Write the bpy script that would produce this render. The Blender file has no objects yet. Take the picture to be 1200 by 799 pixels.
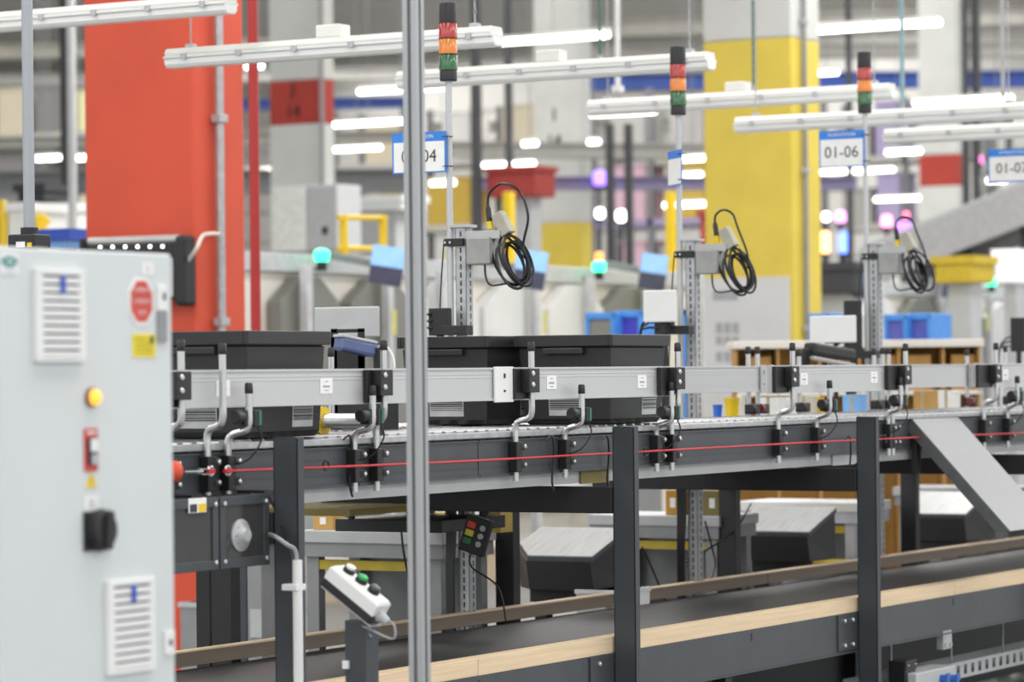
import bpy, math, random
from mathutils import Vector, Matrix
random.seed(7)
sc = bpy.context.scene
COL = sc.collection

# ------------------------------------------------------------------ camera, world, lights
# X runs along the conveyor (right and away), Y across it (away and left), Z up.
F, PX, PY = 3800.0, 600.0, 436.0            # focal length / principal point in photo pixels
TH, ROLL, HCAM = math.radians(30.0), math.radians(0.6), 1.80
A = Vector((math.cos(TH), math.sin(TH), 0)); R = Vector((math.sin(TH), -math.cos(TH), 0)); Z = Vector((0, 0, 1))
CX = R * math.cos(ROLL) - Z * math.sin(ROLL); CY = Z * math.cos(ROLL) + R * math.sin(ROLL)
CAM = Vector((0, 0, HCAM))
cd = bpy.data.cameras.new('camera'); cam = bpy.data.objects.new('camera', cd); COL.objects.link(cam)
cd.sensor_width = 36; cd.lens = F / 1200 * 36
cd.shift_y = (PY - 399.5) / 1200
cd.clip_start = .1; cd.clip_end = 400
cd.dof.use_dof = True; cd.dof.focus_distance = 11.9; cd.dof.aperture_fstop = 3.2
Mx = Matrix((CX, CY, -A)).transposed().to_4x4(); Mx.translation = CAM
cam.matrix_world = Mx
sc.camera = cam
sc.view_settings.view_transform = 'Standard'; sc.view_settings.look = 'None'
sc.view_settings.gamma = 1; sc.view_settings.use_curve_mapping = False
sc.view_settings.exposure = 0.28
w = bpy.data.worlds.new('ambient_fill'); sc.world = w; w.use_nodes = True  # added ambient fill, entering through the open sides of the hall
bg = w.node_tree.nodes['Background']; bg.inputs[0].default_value = (.96, .98, 1, 1); bg.inputs[1].default_value = .95

def area(name, x, y, z, sx, sy, e):
    l = bpy.data.lights.new(name, 'AREA'); l.shape = 'RECTANGLE'; l.size = sx; l.size_y = sy
    l.energy = e; l.color = (1, .985, .96)
    o = bpy.data.objects.new(name, l); COL.objects.link(o); o.location = (x, y, z)
    return o
# the hall's rows of ceiling luminaires
for x in (-2, 7, 16, 25, 33):
    for y in (-4, 3, 10, 17):
        area('ceiling_luminaire_row', x, y, 7.2, 6.5, 1.6, 230)
for x in (36, 50, 64, 78, 90):  # unseen panels added below the ceiling to brighten the far hall and back wall
    for y in (14, 28, 42, 58):
        area('ceiling_luminaire_row', x, y, 12.6, 10, 7, 1100 if x < 70 else 800)

# ------------------------------------------------------------------ pixel <-> place helpers
def ray(px, py): return A * F + CX * (px - PX) + CY * (PY - py)
def pv(px, py, v): r = ray(px, py); return CAM + r * (v / r.y)          # on the upright plane Y = v
def pu(px, py, u): r = ray(px, py); return CAM + r * (u / r.x)          # on the upright plane X = u
def pz(px, py, z): r = ray(px, py); return CAM + r * ((z - HCAM) / r.z)
def pd(px, py, d): return CAM + ray(px, py) * (d / F)                   # at depth d
def U(px, v, py=450): return pv(px, py, v).x
def V(px, u, py=450): return pu(px, py, u).y

# ------------------------------------------------------------------ materials
def lin(h):
    h = h.lstrip('#'); c = [int(h[i:i+2], 16) / 255 for i in (0, 2, 4)]
    return [x / 12.92 if x <= .04045 else ((x + .055) / 1.055) ** 2.4 for x in c]
MATS = {}
def mat(name, hexc, rough=.5, metal=0., var=.10, scale=14., bump=0., stretch=None, emit=0., coat=0., trans=0., spec=.5):
    if name in MATS: return MATS[name]
    m = bpy.data.materials.new(name); m.use_nodes = True; MATS[name] = m
    nt = m.node_tree; b = nt.nodes['Principled BSDF']
    c = lin(hexc)
    b.inputs['Roughness'].default_value = rough; b.inputs['Metallic'].default_value = metal
    b.inputs['Coat Weight'].default_value = coat; b.inputs['Specular IOR Level'].default_value = spec
    b.inputs['Transmission Weight'].default_value = trans
    tc = nt.nodes.new('ShaderNodeTexCoord'); mp = nt.nodes.new('ShaderNodeMapping')
    nz = nt.nodes.new('ShaderNodeTexNoise'); nz.inputs['Scale'].default_value = scale; nz.inputs['Detail'].default_value = 4
    nt.links.new(tc.outputs['Object'], mp.inputs[0]); nt.links.new(mp.outputs[0], nz.inputs['Vector'])
    if stretch: mp.inputs['Scale'].default_value = stretch
    mr = nt.nodes.new('ShaderNodeMapRange'); mr.inputs[1].default_value = .3; mr.inputs[2].default_value = .7
    mr.inputs[3].default_value = 1 - var; mr.inputs[4].default_value = 1 + var
    nt.links.new(nz.outputs[0], mr.inputs[0])
    mx = nt.nodes.new('ShaderNodeMix'); mx.data_type = 'RGBA'; mx.blend_type = 'MULTIPLY'; mx.inputs[0].default_value = 1
    mx.inputs[6].default_value = (*c, 1); nt.links.new(mr.outputs[0], mx.inputs[7]); nt.links.new(mx.outputs[2], b.inputs['Base Color'])
    if bump:
        bp = nt.nodes.new('ShaderNodeBump'); bp.inputs['Strength'].default_value = bump; bp.inputs['Distance'].default_value = .004
        nt.links.new(nz.outputs[0], bp.inputs['Height']); nt.links.new(bp.outputs[0], b.inputs['Normal'])
    if emit:
        b.inputs['Emission Color'].default_value = (*c, 1); b.inputs['Emission Strength'].default_value = emit
    return m
def wood(name, hexc, stretch):
    m = mat(name, hexc, .6, 0, .09, 4, .05, stretch); return m

STEEL = mat('brushed_aluminium', '#c6c7c7', .42, .35, .05, 40, 0, (1, 30, 30))
GALV = mat('galvanised_steel', '#b2b4b6', .42, .4, .14, 25)
CHROME = mat('chromed_rod', '#cfd0d0', .25, .75, .05, 30)
EXTR = mat('anodised_extrusion', '#a9abad', .35, .4, .05, 20, 0, (20, 20, 1))
DGREY = mat('anthracite_paint', '#3f4347', .42, 0, .10, 9)
DPOST = mat('charcoal_paint', '#3a3f44', .45, 0, .08, 8)
BLACKP = mat('black_plastic', '#1d1d1f', .45, 0, .12, 30)
BLACKM = mat('black_steel', '#1f2022', .5, 0, .10, 12)
TOTE = mat('black_tote_plastic', '#242426', .42, 0, .10, 25, .04)
RUBBER = mat('cable_rubber', '#18181a', .35, 0, .10, 40)
WHITE = mat('white_plastic', '#e6e7e6', .4, 0, .02, 10)
PAPER = mat('white_sticker', '#eeeeec', .6, 0, .03, 30)
INK = mat('print_ink', '#3a3a3e', .6, 0, .10, 30)
LGREY = mat('light_grey_paint', '#b5b7b8', .45, 0, .05, 10)
MGREY = mat('mid_grey_paint', '#8c8e8f', .5, 0, .06, 10)
CABP = mat('cabinet_paint', '#cfd4d5', .38, 0, .02, 4, .0)
ORANGE = mat('orange_column_paint', '#d34f33', .55, 0, .06, 2.5, .1)
YELLOW = mat('yellow_column_paint', '#dac24c', .55, 0, .06, 2.5, .1)
COLW = mat('white_column_paint', '#c9cac6', .6, 0, .05, 2)
COLR = mat('red_band_paint', '#a83529', .6, 0, .08, 2)
RED = mat('red_pipe_paint', '#b32a26', .4, 0, .06, 8)
REDROPE = mat('red_rope_sheath', '#c8323c', .35, 0, .12, 60)
YEL = mat('safety_yellow', '#ecc81c', .45, 0, .05, 8)
BLUE = mat('blue_plastic', '#2f6fd0', .45, 0, .06, 10)
LBLUE = mat('light_blue_plastic', '#7fb4ec', .45, 0, .06, 10)
NAVY = mat('blue_beam_paint', '#2c4a94', .5, 0, .10, 3)
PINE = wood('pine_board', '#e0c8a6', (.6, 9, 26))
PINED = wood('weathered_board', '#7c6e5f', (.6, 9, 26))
BELT = mat('belt_rubber', '#2b2c2e', .55, 0, .28, 3, .05, (.5, 6, 1))
KRAFT = mat('kraft_board', '#c39a56', .75, 0, .10, 8)
CREAM = mat('cream_panel', '#e4dfd5', .6, 0, .05, 3)
GREYP = mat('grey_panel', '#84857e', .6, 0, .05, 3)
LAMPW = mat('fixture_housing', '#eeeee8', .45, 0, .02, 8)
DIFF = mat('fixture_diffuser', '#f4f5f2', .3, 0, .02, 8, coat=.3)
LIT = mat('lit_tube', '#fffdf6', .5, 0, .0, 5, emit=6)
BRACK = mat('khaki_card', '#7d7240', .7, 0, .12, 6)

# ------------------------------------------------------------------ mesh builder
WP = {}                                     # world origin of every object built
class MB:
    def __init__(s): s.v = []; s.f = []
    def add(s, vs, fs):
        n = len(s.v); s.v += [Vector(v) for v in vs]; s.f += [[i + n for i in f] for f in fs]; return s
    def box(s, c, size, M=None):
        c = Vector(c); h = [x / 2 for x in size]; vs = []
        for dz in (-1, 1):
            for dx, dy in ((-1, -1), (1, -1), (1, 1), (-1, 1)):
                p = Vector((dx * h[0], dy * h[1], dz * h[2])); vs.append(c + (M @ p if M else p))
        return s.add(vs, [(3, 2, 1, 0), (4, 5, 6, 7), (0, 1, 5, 4), (1, 2, 6, 5), (2, 3, 7, 6), (3, 0, 4, 7)])
    def bb(s, x0, x1, y0, y1, z0, z1):
        return s.box(((x0 + x1) / 2, (y0 + y1) / 2, (z0 + z1) / 2), (abs(x1 - x0), abs(y1 - y0), abs(z1 - z0)))
    def bar(s, p, q, w, h, up=Z):
        p = Vector(p); q = Vector(q); d = (q - p); L = d.length; d.normalize()
        y = Vector(up).cross(d)
        if y.length < 1e-4: y = Vector((0, 1, 0)).cross(d)
        y.normalize(); z = d.cross(y)
        return s.box((p + q) / 2, (L, w, h), Matrix((d, y, z)).transposed())
    def prism(s, poly, vec):
        vec = Vector(vec); poly = [Vector(p) for p in poly]; n = len(poly)
        nrm = Vector((0, 0, 0))
        for i in range(n): nrm += (poly[i] - poly[0]).cross(poly[(i + 1) % n] - poly[0])
        if nrm.dot(vec) > 0: poly = poly[::-1]
        vs = poly + [p + vec for p in poly]
        fs = [list(range(n)), list(range(2 * n - 1, n - 1, -1))]
        fs += [[(i + 1) % n, i, n + i, n + (i + 1) % n] for i in range(n)]
        return s.add(vs, fs)
    def tube(s, pts, r, n=8, closed=False):
        pts = [Vector(p) for p in pts]; m = len(pts); rs = r if isinstance(r, (list, tuple)) else [r] * m
        tang = []
        for i in range(m):
            a = pts[(i - 1) % m] if (closed or i > 0) else pts[i]; b = pts[(i + 1) % m] if (closed or i < m - 1) else pts[i]
            tang.append((b - a).normalized())
        ref = Z if abs(tang[0].z) < .9 else Vector((1, 0, 0))
        x = ref.cross(tang[0]).normalized(); vs = []
        for i in range(m):
            x = (x - tang[i] * x.dot(tang[i])).normalized(); y = tang[i].cross(x)
            for k in range(n):
                a = 2 * math.pi * k / n; vs.append(pts[i] + (x * math.cos(a) + y * math.sin(a)) * rs[i])
        fs = []
        for i in range(m if closed else m - 1):
            j = (i + 1) % m
            for k in range(n):
                k2 = (k + 1) % n; fs.append([i * n + k, i * n + k2, j * n + k2, j * n + k])
        if not closed: fs += [list(range(n - 1, -1, -1)), list(range((m - 1) * n, m * n))]
        return s.add(vs, fs)
    def cyl(s, p, q, r, n=12): return s.tube([p, q], r, n)
    def lathe(s, o, axis, prof, n=16):
        o = Vector(o); ax = Vector(axis).normalized(); ref = Z if abs(ax.z) < .9 else Vector((1, 0, 0))
        x = ref.cross(ax).normalized(); y = ax.cross(x); vs = []
        for r, h in prof:
            for k in range(n):
                a = 2 * math.pi * k / n; vs.append(o + ax * h + (x * math.cos(a) + y * math.sin(a)) * r)
        fs = [[i * n + k, i * n + (k + 1) % n, (i + 1) * n + (k + 1) % n, (i + 1) * n + k] for i in range(len(prof) - 1) for k in range(n)]
        fs += [list(range(n - 1, -1, -1)), list(range((len(prof) - 1) * n, len(prof) * n))]
        return s.add(vs, fs)
    def build(s, name, m, parent=None, bevel=0., smooth=False, label=None, cat=None, group=None, kind=None, base=False):
        lo = Vector([min(v[i] for v in s.v) for i in range(3)]); hi = Vector([max(v[i] for v in s.v) for i in range(3)])
        o = (lo + hi) / 2
        if base or parent is None: o.z = lo.z
        me = bpy.data.meshes.new(name); me.from_pydata([v - o for v in s.v], [], s.f); me.materials.append(m); me.update()
        if smooth:
            me.polygons.foreach_set('use_smooth', [True] * len(me.polygons)); me.set_sharp_from_angle(angle=math.radians(38))
        ob = bpy.data.objects.new(name, me); COL.objects.link(ob); place(ob, o, parent)
        if bevel:
            b = ob.modifiers.new('edge', 'BEVEL'); b.width = bevel; b.segments = 2; b.limit_method = 'ANGLE'; b.angle_limit = math.radians(40)
        return tag(ob, label, cat, group, kind)
def place(ob, o, parent):
    WP[ob.name] = Vector(o)
    if parent is not None: ob.parent = parent; ob.location = Vector(o) - WP[parent.name]
    else: ob.location = o
def tag(o, label=None, cat=None, group=None, kind=None):
    if label: o['label'] = label
    if cat: o['category'] = cat
    if group: o['group'] = group
    if kind: o['kind'] = kind
    return o
def thing(name, loc, label, cat, group=None, kind=None):
    o = bpy.data.objects.new(name, None); o.empty_display_size = .05; COL.objects.link(o); place(o, Vector(loc), None)
    return tag(o, label, cat, group, kind)
def box(name, m, parent, x0, x1, y0, y1, z0, z1, bevel=0., **k): return MB().bb(x0, x1, y0, y1, z0, z1).build(name, m, parent, bevel, **k)
def text(s, size, loc, right, up, m, parent, name='lettering', thick=.0008, align='CENTER', sx=1., bold=0., **k):
    c = bpy.data.curves.new('t', 'FONT'); c.body = s; c.size = size; c.align_x = align; c.align_y = 'CENTER'; c.resolution_u = 3; c.offset = bold
    o = bpy.data.objects.new('t', c); COL.objects.link(o)
    me = bpy.data.meshes.new_from_object(o); bpy.data.objects.remove(o); bpy.data.curves.remove(c)
    right = Vector(right).normalized(); up = Vector(up).normalized(); n = right.cross(up); loc = Vector(loc)
    vs = [loc + right * v.co.x * sx + up * v.co.y + n * thick for v in me.vertices]; fs = [list(p.vertices) for p in me.polygons]
    bpy.data.meshes.remove(me)
    b = MB(); b.add(vs, fs); return b.build(name, m, parent, **k)
def arc(c, a, b, r, t0, t1, n=8): return [Vector(c) + (Vector(a) * math.cos(t0 + (t1 - t0) * i / n) + Vector(b) * math.sin(t0 + (t1 - t0) * i / n)) * r for i in range(n + 1)]
def smoothpath(pts, n=6):                      # Catmull-Rom through the points
    pts = [Vector(p) for p in pts]; out = []
    for i in range(len(pts) - 1):
        p0 = pts[max(i - 1, 0)]; p1 = pts[i]; p2 = pts[i + 1]; p3 = pts[min(i + 2, len(pts) - 1)]
        for k in range(n):
            t = k / n; out.append(.5 * ((2 * p1) + (p2 - p0) * t + (2 * p0 - 5 * p1 + 4 * p2 - p3) * t * t + (3 * p1 - p0 - 3 * p2 + p3) * t ** 3))
    out.append(pts[-1]); return out
def dup(src, delta, label=None, group=None):
    def cp(o, par):
        c = o.copy(); COL.objects.link(c); c.parent = par
        for ch in list(o.children): cp(ch, c)
        return c
    r = cp(src, None); r.location = src.location + Vector(delta); WP[r.name] = Vector(r.location)
    if label: r['label'] = label
    if group: r['group'] = group
    return r
UX, VY = Vector((1, 0, 0)), Vector((0, 1, 0))

# ------------------------------------------------------------------ the setting
FLOORM = mat('polished_concrete', '#8f9090', .35, 0, .12, .6, .02)
WALLM = mat('far_wall_panels', '#c4c2bd', .7, 0, .08, .25, 0, (.1, .3, 3))
MB().bb(-30, 110, -40, 100, -.2, 0).build('floor', FLOORM, kind='structure')
MB().bb(-8, 110, -12, 100, 13.0, 13.2).build('ceiling', mat('ceiling_deck', '#b5b3ae', .8, 0, .06, 1), kind='structure')
wb = MB().bb(96, 96.3, 0, 100, 0, 13).build('wall_back', WALLM, kind='structure')
for k in range(12): box('wall_panel', mat('wall_cladding', '#c9c7c2', .7, 0, .05, .5), wb, 95.9, 96, 20, 90, .1 + k * 1.07, 1.1 + k * 1.07)
MB().bb(40, 96, 86, 86.3, 0, 13).build('wall_left', WALLM, kind='structure')

# ------------------------------------------------------------------ conveyor planes
VB, VG, VR = 5.84, 5.785, 5.75
ZT, ZB, ZTR = pv(600, 505, VB).z, pv(600, 557, VB).z, pv(600, 572, VB).z
ZG1, ZG0 = pv(600, 430.5, VG).z, pv(600, 469, VG).z
VF = 6.40                                     # far guard
UL, UR = 7.2, 20.0

rc = thing('roller_conveyor', (UL, (VB + VF) / 2, ZB), 'long powered roller conveyor with charcoal side channels and aluminium guard rails', 'conveyor')
cuts = [UL] + [U(x, VB, 520) for x in (268, 418, 560, 661, 768, 912, 1040, 1153)] + [UR]
for a, b in zip(cuts, cuts[1:]):
    m = MB(); m.bb(a + .003, b - .003, VB, VB + .04, ZB, ZT - .028)
    m.bb(a + .003, b - .003, VB - .006, VB, ZT - .034, ZT - .028); m.bb(a + .003, b - .003, VB - .008, VB, ZB, ZB + .008)
    m.build('side_channel', DGREY, rc)
MB().bb(UL, UR, VB - .008, VB + .05, ZT - .022, ZT).build('top_flange', GALV, rc, .004)
MB().bb(UL, UR, VF + .03, VF + .07, ZB, ZT).build('side_channel', DGREY, rc)
MB().bb(UL, UR, VF - .02, VF + .03, ZT - .02, ZT).build('top_flange', GALV, rc)
box('cable_tray', LGREY, rc, U(330, VB), UR, VB + .02, VB + .10, ZTR, ZB - .002)
for px0, px1, nm in ((683, 716, BRACK), (978, 1004, LGREY)): box('cover_plate', nm, rc, U(px0, VB), U(px1, VB), VB + .012, VB + .02, ZTR - .004, ZB - .004)
# rollers share one mesh
r0 = MB().lathe((UL + .08, VB + .06, ZT - .018), VY, [(.008, 0), (.025, .012), (.025, VF - VB - .09), (.008, VF - VB - .078)], 10).build('roller', mat('roller_steel', '#8d8f91', .32, .8, .08, 20), rc, smooth=True)
k = 1
while UL + .08 + k * .075 < UR - .05:
    c = r0.copy(); COL.objects.link(c); c.parent = rc; c.location = r0.location + Vector((k * .075, 0, 0)); k += 1
# guard rails (near ones have gaps in front of the stations, the far one runs on)
def sticker(u, zc, v, w, h, par):
    s = box('sticker', PAPER, par, u - w / 2, u + w / 2, v - .0015, v, zc - h / 2, zc + h / 2)
    return s
def guard(px0, px1, label_px, v=VG, name='guard_rail'):
    a, b = U(px0, v), U(px1, v); m = MB()
    m.bb(a, b, v, v + .022, ZG0 + .008, ZG1 - .008); m.bb(a, b, v - .004, v + .024, ZG1 - .008, ZG1); m.bb(a, b, v - .004, v + .024, ZG0, ZG0 + .008)
    for f in (.18, .28): m.bb(a, b, v - .0012, v, ZG1 - .118 * f - .004, ZG1 - .118 * f)
    g = m.build(name, STEEL, rc, .0012)
    for lx, ly in label_px:
        p = pv(lx, ly, v)
        box('sticker', PAPER, g, p.x - .036, p.x + .036, v - .002, v - .0005, p.z - .025, p.z + .025)
        t = MB()
        for kk, (dz, ww, h) in enumerate(((.014, .018, .003), (-.002, .04, .007), (-.015, .026, .003))):
            for q in range(5):
                uu = p.x - ww / 2 + ww * q / 5; t.bb(uu, uu + ww / 6.5, v - .0026, v - .002, p.z + dz - h / 2, p.z + dz + h / 2)
        t.build('sticker_print', mat('faint_print', '#a2a3a6', .6), g)
guard(190, 579, [(261, 455), (382, 452)]); guard(581, 786, [(646, 448), (752, 447)])
guard(905, 1060, [(942, 444), (1024, 442)]); guard(1149, 1290, [(1178, 439)])
guard(560, 1300, [], VF)
def conn(px, w, m_, v=VG):
    a = U(px, v); c = box('rail_joint_cover', m_, rc, a, a + w, v - .012, v - .004, ZG0 - .006, ZG1 + .003, .002)
    for dz, h in ((.08, .016), (.03, .008)): box('slot', BLACKP, c, a + w * .45, a + w * .55, v - .0135, v - .012, ZG0 + dz, ZG0 + dz + h)
conn(577, .13, WHITE); conn(889.5, .055, LGREY, VF); conn(901, .03, PAPER, VF); conn(1133, .045, MGREY, VF); conn(1141, .04, WHITE, VF)
# plastic brackets on the near rails
def bracket(px, v=VG):
    ur = U(px, VR); a = U(px - 25, v); b_ = U(px - 8, v); e_ = U(px + 1, v)
    poly = [(a, v - .004, ZG1 - .004), (e_, v - .004, ZG1 - .004), (e_, v - .004, ZG1 - .088), (b_ + .03, v - .004, ZG1 - .088),
            (b_, v - .004, ZG1 - .102), (b_ - .01, v - .004, ZG0 + .004), (a, v - .004, ZG0 + .004)]
    b = MB().prism(poly, (0, -.018, 0)).build('rail_bracket', BLACKP, rc, .002)
    m = MB(); m.bb(ur - .05, ur + .026, VR - .022, v - .022, ZG1 - .090, ZG1 - .004); m.build('clamp_block', BLACKP, b, .003)
    for dz in (.022, .062):
        MB().lathe((ur - .028, VR - .022, ZG1 - dz), -VY, [(.010, 0), (.010, .004), (.006, .008)], 10).build('bolt', CHROME, b, smooth=True)
for px in (212, 449.5, 622.5, 794, 928.5, 1061, 1167): bracket(px)
# cranked guard rods held in clamps on the channel face
def clamp(px, par, v=VB, two=True):
    p = pv(px, 530, v - .02); z1 = ZT - .038; z0 = ZB + .012
    b = box('clamp', BLACKP, par, p.x - .02, p.x + .02, v - .038, v - .004, z0, z1, .003)
    for z in (z1 - .018, z0 + .028):
        m = MB(); m.bb(p.x + .012, p.x + .04, v - .04, v - .012, z - .013, z + .013)
        m.build('clamp_jaw', BLACKM, b, .002)
        MB().lathe((p.x + .03, v - .04, z), -VY, [(.008, 0), (.008, .006), (.004, .009)], 8).build('bolt', CHROME, b, smooth=True)
def rod(px_top, y_top, px_clamp, y_low, lo_y, short=False):
    """upright rod, crank, lower leg into the clamp; rod stands VR in front of the channel"""
    top = pv(px_top, y_top, VR); cl = pv(px_clamp, 530, VB - .02); zc = pv(px_top, y_low, VR).z; zl = ZT - .01
    x0, x1 = cl.x, top.x; y0, y1 = VB - .02, VR
    q_ = lambda f, z_: (x0 + (x1 - x0) * f, y0 + (y1 - y0) * f, z_)
    pts = [(x0, y0, ZB - .02), (x0, y0, zc - .05)] + smoothpath([(x0, y0, zc - .05), (x0, y0, zc - .03), q_(.08, zc - .014), q_(.28, zc - .004), q_(.72, zc + .004), q_(.92, zc + .014), (x1, y1, zc + .034), (x1, y1, zc + .06)], 4)[1:] + [(x1, y1, top.z - .02)]
    g = MB().tube(pts, .0115, 10).build('guard_rod', CHROME, rc, smooth=True)
    MB().lathe((x1, y1, top.z - .032), Z, [(.0125, 0), (.0135, .002), (.0125, .03), (.009, .034)], 10).build('end_cap', BLACKP, g, smooth=True)
    clamp(px_clamp, g)
    if short:
        zz = zc + .045
        s = MB().bb(x1 - .026, x1 + .012, y1 - .004, y1 + .035, zz - .026, zz + .026).build('sensor', BLACKP, g, .004)
        s2 = MB().bb(x1 + .012, x1 + .05, y1 - .014, y1 + .02, zz - .028, zz + .026).build('sensor', BLACKM, g, .004)
        MB().lathe((x1 - .028, y1 + .012, zz + .004), -UX, [(.022, 0), (.022, .03), (.018, .034)], 12).build('sensor_lens', BLACKP, g, smooth=True)
        box('sensor_strip', mat('green_reflector', '#2c6a52', .25, 0, .1, 40), g, x1 + .032, x1 + .046, y1 - .016, y1 - .013, zz - .022, zz + .024)
        MB().tube(smoothpath([(x1 + .04, y1 - .004, zz - .026), (x1 + .048, y1 - .012, zz - .07), (x1 + .02, y1 + .02, zz - .13), (x1 - .02, VB - .012, zz - .15)], 5), .003, 6).build('sensor_cable', RUBBER, g, smooth=True)
for a in ((212, 399, 196, 500, 0), (260.5, 403, 243, 500, 0), (622.5, 401, 604, 492, 0), (449.5, 399, 441, 492, 0), (794, 402, 787, 485, 0), (928.5, 402, 912, 482, 0), (1061, 403, 1046, 473, 0), (1167, 402, 1153, 470, 0)): rod(*a)
for a in ((291.5, 449, 267, 507, 0), (436.5, 452, 415, 504, 0), (681.5, 451, 662, 500, 0), (786.5, 448, 769, 497, 0), (972, 446, 957, 487, 0), (1055, 443, 1041, 481, 0), (1192, 441, 1181, 475, 0)): rod(*a, short=True)
# rods of the far rail stick up behind it
for px, yt in ((221, 403), (388, 407), (876.5, 406), (887.5, 406), (936, 409), (1024, 408), (1034, 407), (1041, 407), (1133, 409), (1178, 405)):
    p = pv(px, yt, VF + .05); g = MB().cyl((p.x, p.y, ZT - .05), (p.x, p.y, p.z - .02), .0115, 10).build('guard_rod', CHROME, rc, smooth=True)
    MB().lathe((p.x, p.y, p.z - .034), Z, [(.0125, 0), (.0135, .002), (.0125, .03), (.009, .034)], 10).build('end_cap', BLACKP, g, smooth=True)
    c = MB().bb(p.x - .02, p.x + .02, p.y - .05, p.y + .012, ZT + .01, ZT + .055).build('rod_foot', BLACKP, g, .004)
    if px > 800: MB().lathe((p.x - .018, p.y - .03, ZT + .035), -UX, [(.022, 0), (.022, .02), (.018, .024)], 12).build('sensor_lens', mat('dark_red_lens', '#6b2622', .3) if int(px) % 2 else BLACKP, g, smooth=True)
for px in (402, 640, 705, 990): # loose cable drops on the channel face
    p = pv(px, 515, VB - .008); MB().tube(smoothpath([(p.x, p.y, p.z), (p.x + .02, p.y - .015, p.z + .01), (p.x + .035, p.y - .012, p.z - .06), (p.x + .03, p.y - .006, p.z - .15), (p.x + .045, p.y - .006, p.z - .19)], 5), .004, 6).build('drop_cable', RUBBER, rc, smooth=True)

# drive housing under the left end
dv0, dv1 = 5.70, 6.30
da, dm, db = U(188, dv0, 620), U(257.5, dv0, 620), U(316, dv0, 620)
dz1 = pv(260, 582, dv0).z; dz0 = pv(260, 667, dv0).z
dh = thing('drive_housing', ((da + db) / 2, (dv0 + dv1) / 2, dz0), 'charcoal bolted drive housing with glossy covers under the left end of the roller conveyor', 'machine housing')
for a, b in ((da, dm - .004), (dm + .004, db)):
    body = MB().bb(a, b, dv0 + .012, dv1, dz0, dz1).build('body', BLACKM, dh, .004)
    m = MB(); fr = .03
    m.bb(a, b, dv0, dv0 + .012, dz1 - fr, dz1); m.bb(a, b, dv0, dv0 + .012, dz0, dz0 + fr)
    m.bb(a, a + fr, dv0, dv0 + .012, dz0 + fr, dz1 - fr); m.bb(b - fr, b, dv0, dv0 + .012, dz0 + fr, dz1 - fr)
    fo = m.build('cover_frame', DGREY, dh, .002)
    box('cover_window', mat('smoked_window', '#3c3c3b', .12, 0, .12, 6), dh, a + fr, b - fr, dv0 + .006, dv0 + .012, dz0 + fr, dz1 - fr)
    for xx in (a + .02, b - .02):
        for zz in (dz0 + .022, dz1 - .022): MB().lathe((xx, dv0, zz), -VY, [(.008, 0), (.008, .005), (.004, .008)], 8).build('bolt', CHROME, fo, smooth=True)
p = pv(283, 627, dv0)
kb = MB().lathe((p.x, dv0 + .006, p.z), -VY, [(.05, 0), (.05, .006), (.036, .010), (.02, .03)], 20).build('coupling', GALV, dh, smooth=True)
for i in range(8): MB().lathe((p.x + .032 * math.cos(i * .785), dv0 - .004, p.z + .032 * math.sin(i * .785)), -VY, [(.005, 0), (.005, .004)], 6).build('stud', CHROME, kb)
p = pv(231, 592, dv0)
s1 = box('warning_sticker', PAPER, dh, p.x - .045, p.x + .045, dv0 - .002, dv0, p.z - .022, p.z + .022)
box('sticker_patch', YEL, s1, p.x + .004, p.x + .042, dv0 - .003, dv0 - .002, p.z - .02, p.z + .004)
box('sticker_patch', INK, s1, p.x - .04, p.x - .004, dv0 - .003, dv0 - .002, p.z - .02, p.z + .004)
for px in (225, 310): 
    p = pv(px, 580, dv0 + .05); MB().bb(p.x - .03, p.x + .03, p.y - .02, p.y + .1, dz1, ZB + .01).build('hanger', BLACKM, dh)

# emergency pull cord
RV = 5.787
pc = thing('pull_cord', pv(272, 551, RV), 'red emergency pull cord stretched along the conveyor side through post eyelets', 'pull cord')
pts = [pv(x, y, RV) for x, y in ((262, 552), (308, 548.5), (500, 540), (634, 526.5), (760, 525), (900, 522), (1045, 513), (1200, 508), (1300, 504))]
pts = [pv(262, 552, RV), pv(520, 541.5, RV), pv(735, 530, RV), pv(1018, 515, RV), pv(1300, 503, RV)]
MB().tube(smoothpath(pts, 6), .0042, 8).build('rope', REDROPE, pc, smooth=True)
a = pv(216, 553, RV); b = pv(262, 552, RV); dvec = (b - a)
tb = MB().cyl(a, a + dvec * .35, .0045, 8).cyl(a + dvec * .35, a + dvec * .42, .011, 8); tb.bar(a + dvec * .42 + Z * .008, a + dvec * .7 + Z * .008, .006, .004); tb.bar(a + dvec * .42 - Z * .008, a + dvec * .7 - Z * .008, .006, .004)
tb.build('turnbuckle', CHROME, pc, smooth=True)
for q in (pv(247, 552, RV), pv(267, 551.5, RV)):
    MB().tube(arc(q, UX, Z, .014, 0, 2 * math.pi, 14)[:-1], .0045, 6, True).build('thimble', CHROME, pc, smooth=True)
    MB().bar(q - UX * .018, q + UX * .018, .012, .014).build('rope_clip', REDROPE, pc, .002)
q = pv(207, 552, RV)
MB().lathe(q + VY * .05, -VY, [(.032, 0), (.032, .05), (.022, .06), (.010, .065)], 16).build('pull_switch', mat('orange_red_switch', '#d24a2c', .4), pc, smooth=True)

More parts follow.
